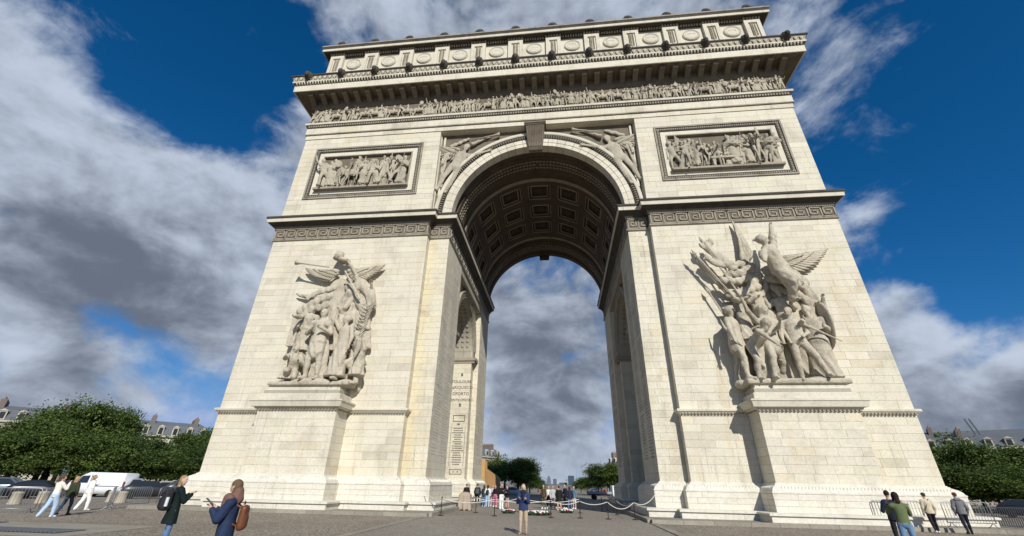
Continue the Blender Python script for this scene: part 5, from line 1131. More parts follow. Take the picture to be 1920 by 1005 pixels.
def hang_rope(a, b_, label, za=.86, zb=.86, sag=.24, ga=None, gb=None):
    A = Vector((*a, (gz(*a) + .006 if ga is None else ga) + za)); Bv = Vector((*b_, (gz(*b_) + .006 if gb is None else gb) + zb)); pts = []
    for k in range(13): t = k / 12; p = A.lerp(Bv, t); p.z -= sag * 4 * t * (1 - t); pts.append(p)
    b = MB(); b.tube(pts, .024, 6); o = b.build('rope', M['rope'], None, True); tag(o, label, 'rope', 'ropes under the vault')
hang_rope((-6.9, -.4), POSTS[0], 'pale rope from the left inner pier to its first post', za=1.25)
hang_rope(POSTS[0], (-4.2, 2.2), 'pale rope running back to the covered object')
hang_rope((-4.2, 2.2), (-1.6, 4.6), 'pale rope in front of the visitors by the hoarding')
hang_rope(POSTS[1], POSTS[2], 'pale rope passing behind the walking woman', sag=.14); hang_rope((-1.6, 4.6), (2.6, 5.6), 'pale rope behind the wreath'); hang_rope(POSTS[2], POSTS[3], 'pale rope beside the small bouquet', sag=.18)
hang_rope(POSTS[3], POSTS[4], 'pale rope before the white truck', sag=.16); hang_rope(POSTS[4], POSTS[5], 'pale rope nearest the right inner pier post', sag=.34); hang_rope(POSTS[5], (6.8, -.35), 'pale rope tied to the right inner pier', zb=1.35, sag=.3); hang_rope(POSTS[5], (5.0, 4.4), 'pale rope running back along the right passage')
hang_rope(POSTS[0], POSTS[1], 'pale rope between the left pier post and the walker', sag=.2)
M['petal'] = plain('white_petals', (.75, .72, .72), .8); M['petalr'] = plain('red_petals', (.35, .03, .04), .8); M['green'] = plain('wreath_leaves', (.025, .05, .018), .8)
def wreath(x, y, r, label):
    g = tag(empty('flower_wreath', (x, y, gz(x, y) + .006)), label, 'wreath'); b = MB(); b.lathe([(r * .5, 0), (r, .02), (r, .14), (r * .6, .20), (r * .1, .22)], 18); 
    for k in range(60): a = random.uniform(0, 6.28); q = Vector((math.cos(a) * r, math.sin(a) * r, .08)); b.tube([q * .8, q * 1.05 + Vector((0, 0, .05)), q * 1.25], [.02, .05, .01], 4)
    b.build('foliage', M['green'], g)
    for k in range(34):
        a = random.uniform(0, 6.28); q = r * math.sqrt(random.random()) * 1.0; f = MB(); f.lathe([(.02, 0), (.075, .03), (.07, .07), (.02, .09)], 7, (0, 0, 0)); o = f.build('flower', M['petalr'] if random.random() < .25 else M['petal'], g, True); o.location = (q * math.cos(a), q * math.sin(a), .18 - .06 * q / r); o.rotation_euler = (random.uniform(-.6, .6), random.uniform(-.6, .6), 0)
wreath(-.15, 1.6, .75, 'low wreath of white and dark red flowers on the paving'); wreath(1.65, 5.2, .42, 'small flower bouquet beside a rope post')
wreath(-2.1, 2.6, .40, 'small dark wreath near the white-trousered man')
M['tarp'] = plain('beige_cover', (.36, .29, .22), .85, var=.2, scale=3)
P = [box_((0, 0, .55), (.42, .34, .52), 0, None, .12), cap((-.3, -.2, .9), (-.36, -.3, .1), .10, .12, 0, None, 1, .02, 20), cap((.3, -.2, .9), (.38, -.25, .1), .10, .13, 0, None, 1, .02, 20), cap((0, -.3, .9), (.05, -.36, .1), .07, .12, 0, None, 1, .02, 22), ell((0, 0, 1.06), (.34, .28, .10), 0)]
g = tag(empty('covered_stand', (-5.5, 4.9, gz(-5.5, 4.9) + .006)), 'object wrapped in a beige cloth cover beside the left inner pier', 'covered stand'); inst('cover', sdf_mesh('cover', P, M['tarp'], .035, .05), g); b = MB(); b.box(-.44, .44, -.36, .36, 0, .07); b.build('base', M['iron'], g)
M['plywood'] = plain('plywood', (.50, .30, .12), .7, var=.2, scale=2.5)
g = tag(empty('wooden_hoarding', (-7.5, 24.5, gz(-7.5, 24.5))), 'tall tan wooden site hoarding behind the left pier', 'hoarding')
for k in range(17):
    hh = 4.35 if k < 2 else 3.6 - k * .045; b = MB(); b.box(-.03, .03, 0, 1.19, .0, hh); o = b.build('panel', M['plywood'], g); o.location = (-.05 * k, .2 + k * 1.2, -.012 * k * 1.2); o.rotation_euler = (0, 0, .03)
    b = MB(); b.box(.03, .09, -.04, .04, 0, hh - .05); o = b.build('batten', M['plywood'], g); o.location = (-.05 * k, .2 + k * 1.2, -.012 * k * 1.2)
b = MB(); b.box(-.0, 1.55, -.05, .0, 0, 4.35); o = b.build('panel', M['plywood'], g); o.location = (-1.55, .1, 0)

# ------------------------------------------------------------------ crowd barriers, fence, bollards
def barrier_tree():
    g = empty('crowd_barrier'); L = 2.2
    b = MB(); b.tube([(-L / 2, 0, .18), (-L / 2, 0, .95), (-L / 2 + .04, 0, 1.05), (-L / 2 + .14, 0, 1.10), (L / 2 - .14, 0, 1.10), (L / 2 - .04, 0, 1.05), (L / 2, 0, .95), (L / 2, 0, .18)], .021, 8); b.tube([(-L / 2, 0, .20), (L / 2, 0, .20)], .018, 8); b.build('frame', M['steel'], g, True)
    bm = MB(); bm.tube([(0, 0, .2), (0, 0, 1.1)], .009, 6); me = bm.mesh('bar'); me.materials.append(M['steel'])
    for k in range(15): inst('bar', me, g, (-L / 2 + (k + 1) * L / 16, 0, 0))
    for sx in (-1, 1): b = MB(); b.tube([(sx * (L / 2 - .18), -.30, .02), (sx * (L / 2 - .18), -.2, .03), (sx * (L / 2 - .16), 0, .21), (sx * (L / 2 - .18), .2, .03), (sx * (L / 2 - .18), .30, .02)], .018, 8); b.build('foot', M['steel'], g, True)
    return g
bar0 = barrier_tree(); used = False
def barrier(a, b_, label):
    global used
    o = bar0 if not used else copy_tree(bar0); used = True
    mx, my = (a[0] + b_[0]) / 2, (a[1] + b_[1]) / 2; zz = .04 if 6 < abs(mx) < 24.1 and my > -2.7 else gz(mx, my)
    o.location = (mx, my, zz); o.rotation_euler = (0, 0, math.atan2(b_[1] - a[1], b_[0] - a[0])); tag(o, label, 'barrier', 'steel crowd barriers')
barrier((-26.9, -8.1), (-25.0, -7.1), 'steel crowd barrier in front of the first bollard'); barrier((-24.9, -7.0), (-25.9, -5.0), 'steel crowd barrier turned end-on behind the cream jacket')
barrier((-23.7, -4.5), (-25.2, -2.9), 'steel crowd barrier in front of the white van'); barrier((-25.15, -2.85), (-24.9, -.65), 'steel crowd barrier behind the blond coat wearer'); barrier((-24.5, -.5), (-24.45, 1.7), 'steel crowd barrier beside the left plinth, nearer part'); barrier((-24.4, 1.8), (-24.35, 4.0), 'steel crowd barrier beside the left plinth, farther part')
barrier((19.3, -2.35), (17.2, -2.2), 'steel crowd barrier between the green jumper and the cream jacket'); barrier((20.3, -2.35), (22.5, -2.3), 'steel crowd barrier in front of the red cap walker')
g = tag(empty('railing', (25.2, 1.8, gz(25.2, 1.8))), 'dark metal railing beyond the right corner of the arch', 'railing')
M['darkmetal'] = plain('dark_painted_metal', (.05, .055, .06), .5, .4)
for z in (.1, 1.0): b = MB(); b.box(0, 9.5, -.02, .02, z - .02, z + .02); b.build('rail', M['darkmetal'], g)
bm = MB(); bm.box(-.018, .018, -.012, .012, 0, 1.02); me = bm.mesh('bar'); me.materials.append(M['darkmetal'])
for k in range(80): inst('bar', me, g, (.06 + k * .118, 0, 0))
M['bollard'] = stone('bollard_stone', (.40, .35, .28), (.3, .26, .2), .5, .3)
for i, ((x, y), l) in enumerate(zip(((-34.9, -.4), (-35.0, 1.3), (-32.6, 4.2), (-30.6, 3.0), (-31.5, 9.0)), ('squat stone bollard behind the first barrier', 'squat stone bollard next along the kerb', 'squat stone bollard behind the woman in cream', 'squat stone bollard between the van and the barriers', 'squat stone bollard near the trees by the left plinth'))):
    b = MB(); b.lathe([(.36, 0), (.36, .06), (.32, .1), (.30, .62), (.33, .68), (.30, .74), (.10, .78)], 16); o = b.build('bollard', M['bollard'], None, True); o.location = (x, y, gz(x, y)); tag(o, l, 'bollard', 'stone bollards')
# drain gratings in a pale concrete strip
drape('concrete_strip', M['kerb'], -26, -14.2, -14.9, -11.2, .007, 6, 4)
for gx, gy, gw, gd in ((-22.2, -12.0, 3.6, 1.0), (-17.3, -13.6, 4.2, 1.1)):
    g = tag(empty('drain_grating', (gx, gy, gz(gx, gy) + .012)), 'dark slotted drain grating %s' % ('towards the three walking women' if gd < 1.05 else 'beside the coat wearer'), 'grating'); b = MB(); b.box(-gw / 2, gw / 2, -gd / 2, gd / 2, 0, .004); b.build('frame', M['iron'], g)
    for k in range(26): b = MB(); x = -gw / 2 + (k + .5) * gw / 26; b.box(x - .035, x + .035, -gd / 2 + .05, gd / 2 - .05, .006, .03); b.build('slat', M['steel'], g)

# ------------------------------------------------------------------ vehicles
M['vwhite'] = plain('white_paint', (.72, .74, .76), .35, var=.04); M['glass'] = plain('dark_window_glass', (.02, .025, .03), .08, spec=.8, var=.05); M['tyre'] = plain('tyre_rubber', (.015, .015, .015), .9); M['alloy'] = plain('alloy_rim', (.3, .3, .31), .4, .8); M['lamp'] = plain('lamp_lens', (.5, .1, .06), .3); M['headl'] = plain('headlamp_lens', (.6, .6, .58), .2)
def wheel(g, x, y, r):
    t = MB(); t.lathe([(r * .6, -.10), (r * .95, -.11), (r, -.07), (r, .07), (r * .95, .11), (r * .6, .10)], 20, axis='z'); me = t
    w = empty('wheel', (x, y, r), 0, g); w.rotation_euler = (PI / 2, 0, 0); t.build('tyre', M['tyre'], w, True); a = MB(); a.lathe([(r * .1, -.09), (r * .62, -.08), (r * .62, .08), (r * .1, .09)], 14); a.build('rim', M['alloy'], w)
def body_loft(secs):
    """secs: (x, z_floor, z_belt, z_roof, half_belt, half_roof)"""
    b = MB(); vs = []
    for x, zf, zb, zr, hb, hr in secs: vs += [(x, -hb * .94, zf), (x, -hb, (zf + zb) / 2), (x, -hb * .97, zb), (x, -hr, zr - .05), (x, -hr * .85, zr), (x, hr * .85, zr), (x, hr, zr - .05), (x, hb * .97, zb), (x, hb, (zf + zb) / 2), (x, hb * .94, zf)]
    n = 10; b.add(vs, [(i * n + j, i * n + (j + 1) % n, (i + 1) * n + (j + 1) % n, (i + 1) * n + j) for i in range(len(secs) - 1) for j in range(n)] + [tuple(range(n))[::-1], tuple((len(secs) - 1) * n + j for j in range(n))]); return b
def car(label, loc, rz, paint, suv=False):
    g = tag(empty('parked_car', (*loc, gz(*loc)), rz), label, 'car', 'vehicles round the square'); k = 1.15 if suv else 1.0; H = 1.45 * k
    m_ = plain('car_paint', paint, .3, .2, var=.05)
    body_loft([(-2.1, .35, .75 * k, .80 * k, .78, .7), (-1.95, .22, .92 * k, .98 * k, .86, .76), (-1.5, .2, .95 * k, 1.25 * k, .88, .66), (-.9, .2, .95 * k, H, .89, .62), (.3, .2, .95 * k, H, .89, .62), (1.0, .2, .93 * k, 1.02 * k, .88, .74), (1.8, .2, .82 * k, .86 * k, .85, .74), (2.1, .3, .62 * k, .66 * k, .74, .66)]).build('body', m_, g, True)
    for sy in (-1, 1):
        b = MB(); zt = H - .1; b.add([(-1.45, sy * .895, .97 * k), (.85, sy * .895, .97 * k), (.2, sy * .675, zt), (-.95, sy * .675, zt)], [(0, 1, 2, 3)]); b.add([(-1.45, sy * .86, .97 * k), (.85, sy * .86, .97 * k), (.2, sy * .64, zt), (-.95, sy * .64, zt)], [(3, 2, 1, 0)]); b.build('side_window', M['glass'], g)
        for x in (-1.3, 1.35): wheel(g, x, sy * .80, .32 * k)
        b = MB(); b.box(1.98, 2.09, sy * .45, sy * .7, .55 * k, .68 * k); b.build('headlight', M['headl'], g); b = MB(); b.box(-2.1, -2.0, sy * .5, sy * .76, .62 * k, .78 * k); b.build('tail_light', M['lamp'], g)
    b = MB(); b.add([(1.02, -.66, 1.06 * k), (1.02, .66, 1.06 * k), (.38, .56, H - .03), (.38, -.56, H - .03)], [(0, 1, 2, 3)]); b.build('windscreen', M['glass'], g); return g
def van(label, loc, rz):
    g = tag(empty('van', (*loc, gz(*loc)), rz), label, 'van')
    body_loft([(-2.7, .4, 1.2, 2.05, .93, .86), (-2.6, .3, 1.2, 2.15, .97, .88), (1.0, .3, 1.2, 2.2, .98, .88), (1.6, .3, 1.2, 1.95, .97, .82), (2.2, .3, 1.1, 1.2, .95, .82), (2.7, .35, .85, .92, .88, .76)]).build('body', M['vwhite'], g, True)
    for sy in (-1, 1):
        b = MB(); b.add([(.75, sy * .985, 1.25), (1.9, sy * .98, 1.25), (1.5, sy * .90, 1.85), (.75, sy * .92, 1.9)], [(0, 1, 2, 3)]); b.build('side_window', M['glass'], g)
        for x in (-1.7, 1.75): wheel(g, x, sy * .88, .34)
        b = MB(); b.box(-2.5, .55, sy * .985, sy * .995, .95, 1.0); b.build('side_trim', M['alloy'], g)
        b = MB(); b.box(.5, .53, sy * .97, sy * .99, .5, 2.0); b.build('door_seam', M['darkmetal'], g); b = MB(); b.box(-2.72, -2.66, sy * .7, sy * .9, .9, 1.4); b.build('tail_light', M['lamp'], g)
    b = MB(); b.add([(1.68, -.78, 1.93), (1.68, .78, 1.93), (2.25, .80, 1.22), (2.25, -.80, 1.22)], [(0, 1, 2, 3)]); b.build('windscreen', M['glass'], g)
van('white panel van parked under the trees behind the walking women', (-44.6, 14.2), PI + .12)
car('silver grey estate car parked beyond the hoarding', (-8.8, 70), .25, (.42, .44, .46), True)
for i, (az, dist, rz, c, l) in enumerate(((-55.5, 58, .6, (.03, .035, .04), 'dark saloon parked behind the first bollard'), (-53, 62, .6, (.10, .13, .15), 'blue grey car parked behind the bollards'), (-51, 60, .7, (.02, .02, .025), 'black car behind the cream jacket woman'), (-48.6, 66, .7, (.05, .05, .055), 'charcoal car partly hidden by the olive jacket'), (-44.6, 62, .75, (.30, .33, .36), 'pale silver car right of the white van'), (-43.4, 56, .75, (.03, .03, .035), 'black car seen through the barrier bars'), (-41.9, 63, .8, (.40, .43, .45), 'light grey car under the tree near the left plinth'), (-40.3, 58, .8, (.06, .065, .07), 'dark grey car closest to the left plinth'))):
    a = math.radians(az); car(l, (CAM.x + dist * math.sin(a), CAM.y + dist * math.cos(a)), rz, c, i % 3 == 1)
for az, dist, c, l in ((41.0, 62, (.03, .03, .04), 'black car beyond the dark railing'),):
    a = math.radians(az); car(l, (CAM.x + dist * math.sin(a), CAM.y + dist * math.cos(a)), -.7, c)
def truck(loc, rz):
    g = tag(empty('flatbed_truck', (*loc, gz(*loc)), rz), 'white cab flatbed works truck beyond the vault', 'truck')
    body_loft([(1.6, .55, 1.2, 2.15, .95, .86), (1.7, .5, 1.2, 2.3, 1.0, .9), (2.7, .5, 1.2, 2.28, 1.0, .88), (3.15, .5, 1.15, 1.3, .98, .85), (3.25, .55, .95, 1.0, .95, .85)]).build('cab', M['vwhite'], g, True)
    for sy in (-1, 1):
        b = MB(); b.add([(1.95, sy * 1.01, 1.2), (2.95, sy * 1.0, 1.2), (2.65, sy * .92, 2.05), (1.95, sy * .94, 2.05)], [(0, 1, 2, 3)]); b.build('side_window', M['glass'], g)
        for x in (-1.6, 2.4): wheel(g, x, sy * .85, .38)
        b = MB(); b.box(-2.7, 1.45, sy * .97, sy * 1.0, .95, 1.3); b.build('drop_side', M['steel'], g)
    b = MB(); b.box(-2.7, 1.5, -.95, .95, .75, .92); b.build('bed', M['darkmetal'], g)
    for x in (-1.2, -.2, .9): b = MB(); b.box(x, x + .12, -.5, .5, .92, 1.9); b.build('load_frame', M['steel'], g)
    b = MB(); b.tube([(-2.4, 0, .95), (-1.9, 0, 1.5), (-1.0, 0, 1.85)], [.3, .2, .12], 8); b.build('load', M['petal'], g)
    b = MB(); b.box(.2, .7, -.4, .3, .92, 1.6); b.build('load_crate', plain('orange_plastic', (.5, .07, .02), .5), g)
    b = MB(); b.add([(2.74, -.8, 2.22), (2.74, .8, 2.22), (3.17, .82, 1.32), (3.17, -.82, 1.32)], [(0, 1, 2, 3)]); b.build('windscreen', M['glass'], g)
truck((8.6, 58), .1)

# ------------------------------------------------------------------ trees
def leaf_mat(name, c1, c2):
    m_, nt, b = new_mat(name); at_ = nd(nt, 'ShaderNodeAttribute', attribute_name='tint'); oi = nd(nt, 'ShaderNodeObjectInfo')
    sp_ = nd(nt, 'ShaderNodeSeparateColor'); nt.links.new(at_.outputs['Color'], sp_.inputs[0])
    c = mixc(nt, sp_.outputs[0], c1, c2); nt.links.new(c, b.inputs['Base Color']); b.inputs['Roughness'].default_value = .6; b.inputs['Specular IOR Level'].default_value = .3
    tr = nd(nt, 'ShaderNodeBsdfTranslucent'); nt.links.new(mixc(nt, .5, c, (.10, .14, .02)), tr.inputs[0]); ms = nd(nt, 'ShaderNodeMixShader'); ms.inputs[0].default_value = .28
    nt.links.new(b.outputs[0], ms.inputs[1]); nt.links.new(tr.outputs[0], ms.inputs[2]); nt.links.new(ms.outputs[0], nt.nodes['Material Output'].inputs[0]); return m_
M['leafA'] = leaf_mat('tree_leaves', (.020, .044, .008), (.135, .190, .038)); M['leafB'] = leaf_mat('darker_leaves', (.016, .036, .009), (.085, .130, .030)); M['bark'] = stone('bark', (.10, .08, .06), (.05, .04, .03), .6, .4)
def crown_mesh(seed, mat, nclump=260, nleaf=46, leaf=.19):
    r = np.random.default_rng(seed); lobes = []
    for k in range(15):
        a = r.uniform(0, 6.283); e = r.uniform(-.75, 1.0); R = r.uniform(.22, .58); lobes.append((np.array([math.cos(a) * .62 * math.cos(e), math.sin(a) * .62 * math.cos(e), .62 * math.sin(e)]), R))
    V = []; T = []
    for k in range(nclump):
        c, R = lobes[int(r.integers(len(lobes)))]; d = r.normal(size=3); d /= np.linalg.norm(d); d[2] = abs(d[2]) * .9 - .25 if r.random() < .8 else d[2]
        p = c + d * R * r.uniform(.66, 1.16); cs = r.uniform(.05, .17); tone = np.clip(r.normal(.5, .22), 0, 1)
        q = p + r.normal(size=(nleaf, 3)) * cs * np.array([1, 1, .6]); n = r.normal(size=(nleaf, 3)) + d * .6 + np.array([0, 0, .9]); n /= np.linalg.norm(n, axis=1)[:, None]
        u = np.cross(n, r.normal(size=(nleaf, 3))); u /= np.linalg.norm(u, axis=1)[:, None]; w = np.cross(n, u); s_ = leaf * .16 * r.uniform(.7, 1.4, size=(nleaf, 1))
        V.append(np.stack([q - u * s_, q + w * s_ * .55 + n * s_ * .15, q + u * s_, q - w * s_ * .55 + n * s_ * .15], 1)); T.append(np.clip(tone + r.normal(size=nleaf) * .15, 0, 1))
    V = np.concatenate(V).reshape(-1, 3); T = np.concatenate(T); nq = len(T); me = bpy.data.meshes.new('crown'); me.vertices.add(len(V)); me.vertices.foreach_set('co', V.astype(np.float32).ravel())
    me.loops.add(nq * 4); me.loops.foreach_set('vertex_index', np.arange(nq * 4, dtype=np.int32)); me.polygons.add(nq); me.polygons.foreach_set('loop_start', np.arange(0, nq * 4, 4, dtype=np.int32)); me.update(calc_edges=True)
    a = me.attributes.new('tint', 'FLOAT_COLOR', 'FACE'); C = np.ones((nq, 4), np.float32); C[:, :3] = T[:, None]; a.data.foreach_set('color', C.ravel()); me.materials.append(mat); return me
CR = [crown_mesh(s_, M['leafA'] if s_ % 3 else M['leafB'], 420, 44) for s_ in (1, 2, 3, 4, 5)]
def trunk_mesh(seed):
    r = random.Random(seed); b = MB(); b.tube([(0, 0, 0), (.02, .01, .2), (-.01, .02, .42), (.02, 0, .7)], [.050, .036, .030, .012], 9)
    for k in range(7):
        a = r.uniform(0, 6.28); z = r.uniform(.25, .5); d = Vector((math.cos(a), math.sin(a), 0)); b.tube([(0, 0, z), Vector((0, 0, z + .08)) + d * .12, Vector((0, 0, z + .22)) + d * r.uniform(.22, .36)], [.018, .012, .004], 6)
    me = b.mesh('trunk'); me.materials.append(M['bark']); return me
TM = [trunk_mesh(k) for k in range(3)]
def tree(label, az, dist, H, wid, v=0, group='trees round the square', zg=None):
    a = math.radians(az); x, y = CAM.x + dist * math.sin(a), CAM.y + dist * math.cos(a); z = (gz(x, y) - .012 * max(0, min(max(y, abs(x)) - 84, 700)) * .9) if zg is None else zg
    g = tag(empty('leafy_tree', (x, y, z - .05), random.uniform(0, 6.28)), label, 'tree', group); h = H - z + .05
    t = inst('trunk', TM[v % 3], g, scale=(h * .8, h * .8, h)); inst('crown', CR[v % 5], g, (0, 0, h * .50), (0, 0, random.uniform(0, 6)), (wid * .53, wid * .53, h * .46))
# left wall of trees: (azimuth, distance, top, width)
LT = [(-57.5, 98, 9.2, 12), (-55.2, 104, 9.0, 12), (-53.2, 96, 8.6, 11), (-51.6, 103, 11.0, 12), (-51.0, 110, 14.2, 11), (-49.3, 108, 15.6, 11.5), (-47.9, 112, 14.2, 8.5), (-46.4, 94, 8.6, 10), (-44.6, 97, 7.6, 8), (-42.9, 96, 6.2, 8), (-40.9, 100, 10.4, 10), (-39.2, 104, 11.4, 11), (-37.2, 103, 11.6, 11), (-50.5, 90, 8.4, 11), (-54.5, 88, 7.6, 10), (-47.8, 88, 8.0, 10), (-43.2, 86, 5.4, 9), (-40.0, 88, 8.0, 9), (-38.0, 92, 8.6, 10)]
LL = ['leafy tree behind the dark saloon and bollards', 'leafy tree under the pale rooftops', 'lower leafy tree behind the bollards', 'leafy tree joining the tallest crown', 'tallest dark leafy tree crown above the parked van', 'tall rounded tree beside the tallest crown', 'dark tree tucked behind the tallest crown', 'leafy tree above the white van', 'leafy tree left of the mansard house', 'leafy tree below the mansard house', 'leafy tree right of the mansard house', 'leafy tree rising beside the left pier', 'leafy tree half hidden by the left pier', 'front row tree behind the cream jacket woman', 'front row tree behind the end-on barrier', 'front row tree behind the white outfit', 'front row tree right of the van', 'front row tree above the silver car', 'front row tree touching the left plinth']
for i, ((az, d_, H, w_), l) in enumerate(zip(LT, LL)): tree(l, az, d_, H, w_, i)
RT_ = [(35.6, 96, 9.4, 11), (37.4, 92, 9.3, 10), (39.4, 96, 5.0, 9), (41.0, 94, 4.2, 9), (42.6, 100, 8.6, 12), (38.4, 82, 5.4, 9), (40.4, 80, 4.6, 9), (42.4, 82, 4.9, 9)]
RL = ['dark tree half hidden by the right pier', 'dark rounded tree rising beside the right plinth', 'tree below the dormer windows on the right', 'low tree under the long row of dormers', 'taller tree past the end of the dark railing', 'front row tree above the dark railing', 'low front row tree beyond the railing bars', 'front row tree at the end of the railing']
for i, ((az, d_, H, w_), l) in enumerate(zip(RT_, RL)): tree(l, az, d_, H, w_, i + 2)
CT = [(-7.0, 118, 8.2, 10), (-5.4, 112, 8.0, 9.5), (-8.8, 108, 6.4, 8), (-4.3, 128, 6.6, 7), (-3.9, 145, 5.0, 7), (3.0, 150, 4.4, 7), (4.2, 130, 6.6, 8), (5.4, 120, 7.4, 9), (6.8, 116, 7.0, 9), (-2.9, 190, 3.6, 7), (2.2, 190, 3.2, 6)]
CL_ = ['dark avenue tree behind the hoarding', 'rounded avenue tree above the silver car', 'avenue tree against the left pier', 'avenue tree sloping down to the rounded far tower', 'smaller avenue tree before the rounded far tower', 'smaller avenue tree before the pale glass tower', 'avenue tree above the works truck', 'dark avenue tree above the truck cab', 'avenue tree against the right pier', 'tiny avenue tree beneath the plain blue grey tower', 'tiny avenue tree beneath the dark slab tower']
for i, ((az, d_, H, w_), l) in enumerate(zip(CT, CL_)): tree(l, az, d_, H, w_, i + (0 if i % 2 else 3), 'avenue trees seen through the vault')

# ------------------------------------------------------------------ buildings
M['facade'] = stone('house_stone', (.50, .45, .37), (.34, .30, .25), .5, .3); M['zinc'] = plain('zinc_roof', (.115, .125, .14), .75, .0, scale=.6); M['brickc'] = plain('chimney_brick', (.18, .135, .11), .9); M['win'] = plain('house_window', (.03, .035, .04), .15); M['pot'] = plain('chimney_pot', (.30, .14, .08), .9); M['wframe'] = plain('white_window_frame', (.6, .58, .54), .6)
def house(label, az, dist, w, d_, eave, roof, rz, nb=8, cat='building'):
    a = math.radians(az); x, y = CAM.x + dist * math.sin(a), CAM.y + dist * math.cos(a); g = tag(empty('stone_house', (x, y, -3), rz), label, cat, 'stone houses round the square'); e, r = eave + 3, roof + 3
    b = MB(); b.box(-w / 2, w / 2, 0, d_, 0, e); b.build('wall', M['facade'], g)
    b = MB(); b.box(-w / 2 - .5, w / 2 + .5, -.5, d_ + .5, e, e + .35); b.build('eaves_cornice', M['facade'], g); b = MB(); b.box(-w / 2 - .3, w / 2 + .3, -.3, d_ + .3, e - 3.4, e - 3.2); b.build('balcony', M['facade'], g)
    b = MB(); rh = r - e - .35; q = [(0, 0), (.9, rh * .72), (2.6, rh)]
    ring_ = lambda k: [(-w / 2 + q[k][0], q[k][0]), (w / 2 - q[k][0], q[k][0]), (w / 2 - q[k][0], d_ - q[k][0]), (-w / 2 + q[k][0], d_ - q[k][0])]
    vs = [(px, py, e + .35 + q[k][1]) for k in range(3) for px, py in ring_(k)]; b.add(vs, [(k * 4 + j, k * 4 + (j + 1) % 4, (k + 1) * 4 + (j + 1) % 4, (k + 1) * 4 + j) for k in range(2) for j in range(4)] + [(8, 9, 10, 11)]); rf = b.build('mansard_roof', M['zinc'], g)
    for k in range(nb):
        xx = -w / 2 + (k + .5) * w / nb
        for fl in range(3):
            zb = e - 2.9 - fl * 3.2
            if zb < 3.3: continue
            wo = MB(); wo.box(xx - .55, xx + .55, -.03, .12, zb, zb + 2.2); o = wo.build('window', M['win'], g)
            f = MB(); f.box(xx - .70, xx - .55, -.08, .1, zb - .1, zb + 2.35); f.box(xx + .55, xx + .70, -.08, .1, zb - .1, zb + 2.35); f.box(xx - .55, xx + .55, -.08, .1, zb + 2.2, zb + 2.35); f.box(xx - .03, xx + .03, -.06, .1, zb, zb + 2.2); f.build('window_frame', M['wframe'], o)
        dz_ = e + .5; dm_ = MB(); dm_.box(xx - .65, xx + .65, .05, 1.2, dz_, dz_ + rh * .55); dm_.prism([(xx - .8, dz_ + rh * .55), (xx + .8, dz_ + rh * .55), (xx, dz_ + rh * .55 + .5)], -.1, 1.3); do = dm_.build('dormer', M['facade'], g)
        pn = MB(); pn.box(xx - .42, xx + .42, .0, .06, dz_ + .2, dz_ + rh * .48); pn.build('pane', M['win'], do)
    for fx in (-.42, -.1, .33):
        b = MB(); b.box(w * fx - .5, w * fx + .5, 1.5, d_ - 2, r - 1.2, r + 1.3); c = b.build('chimney', M['brickc'], g)
        for k in range(6): p = MB(); p.lathe([(.16, 0), (.13, .5)], 8, (w * fx, 2.0 + k * .9, r + 1.3)); p.build('chimney_pot', M['pot'], c)
    return g
house('pale stone house with grey mansard roof between the left trees', -44.3, 150, 22, 12, 10.6, 14.6, .80, 7)
house('pale rooftops and chimneys above the trees behind the bollards', -54.8, 150, 24, 12, 11.6, 15.2, .9, 8)
house('long stone house with many dormers beyond the right trees', 40.4, 150, 42, 14, 10.3, 13.6, -.62, 13)
house('grey roofed house rising behind the right-hand dormers', 38.8, 185, 60, 14, 12.5, 17.5, -.60, 12)
house('dark stone house beside the wooden hoarding', -9.6, 165, 22, 14, 9.5, 13.0, 1.1, 6)
house('stone house glimpsed beside the right inner pier', 7.0, 170, 16, 12, 8.0, 11.0, -1.1, 5)
M['tower'] = plain('blue_grey_tower_glass', (.11, .14, .17), .4, scale=.01); M['towerd'] = plain('dark_tower_glass', (.05, .08, .11), .25, scale=.01); M['towerl'] = plain('pale_tower_glass', (.26, .34, .40), .4, scale=.01)
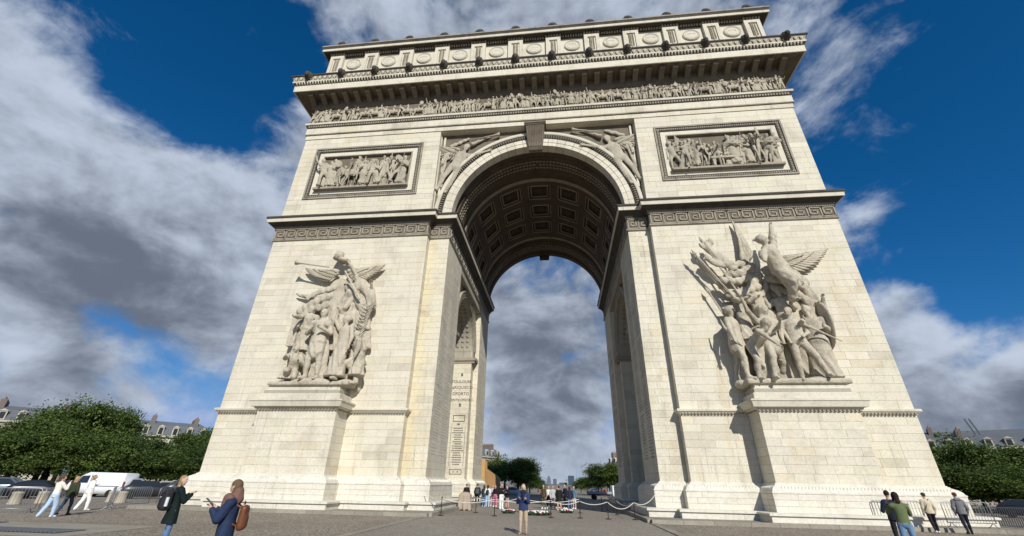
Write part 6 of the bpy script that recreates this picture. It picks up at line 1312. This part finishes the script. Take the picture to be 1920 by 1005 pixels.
def tower(label, x, y, w, H, mat, taper=1.0, curve=False):
    g = tag(empty('office_tower', (x, y, -45)), label, 'tower', 'far office towers'); H += 45; b = MB(); n = 6; vs = []
    for k in range(n + 1):
        t = k / n; s_ = (1 - (1 - taper) * t) * (math.sqrt(max(1 - (max(t - .6, 0) / .42) ** 2, .02)) if curve else 1); vs += [(-w / 2 * s_, -w / 2, H * t), (w / 2 * s_, -w / 2, H * t), (w / 2 * s_, w / 2, H * t), (-w / 2 * s_, w / 2, H * t)]
    b.add(vs, [(i * 4 + j, i * 4 + (j + 1) % 4, (i + 1) * 4 + (j + 1) % 4, (i + 1) * 4 + j) for i in range(n) for j in range(4)] + [tuple(n * 4 + j for j in range(4))]); b.build('shaft', mat, g)
    b = MB()
    for k in range(1, 14): z = H * k / 14; b.box(-w / 2 - .6, w / 2 + .6, -w / 2 - .6, -w / 2, z - .8, z + .8) if not curve and taper == 1 else None
    if b.v: b.build('floor_band', M['towerd'], g)
tower('rounded dark office tower far beyond the vault', -96, 3470, 30, 50, M['tower'], 1, True); tower('plain blue grey office tower far off', -52, 3480, 26, 32, M['tower']); tower('dark slab office tower far off', 68, 3470, 44, 54, M['towerd']); tower('pale tapering glass tower far off', 124, 3680, 36, 108, M['towerl'], .35); tower('low grey office tower right of the pale glass tower', 190, 3600, 70, 40, M['tower'])
tower('far low office block on the horizon', 10, 3550, 60, 8, M['tower'])
# tower cranes
M['crane'] = plain('crane_steel', (.12, .13, .14), .5)
for label, x, y, z0, H, jib, rz in (('far tower crane beside the dark slab tower', 36, 3465, -45, 68, 34, 0), ('far tower crane right of the pale glass tower', 182, 3500, -45, 82, 60, PI)):
    g = tag(empty('tower_crane', (x, y, z0), rz), label, 'crane'); b = MB(); b.box(-1.6, 1.6, -1.6, 1.6, 0, H); b.build('mast', M['crane'], g); b = MB(); b.box(-jib * .4, jib, -1.2, 1.2, H, H + 3.5); b.build('jib', M['crane'], g)
a = math.radians(41.0); g = tag(empty('roof_mast', (CAM.x + 150 * math.sin(a), CAM.y + 150 * math.cos(a) + 4, 13.0)), 'ladder-like pair of masts on the roof with many dormers', 'mast')
for dx in (-.5, .5): b = MB(); b.tube([(dx, 0, 0), (dx - 1.2, 0, 4.2)], .16, 6); b.build('pole', M['crane'], g)
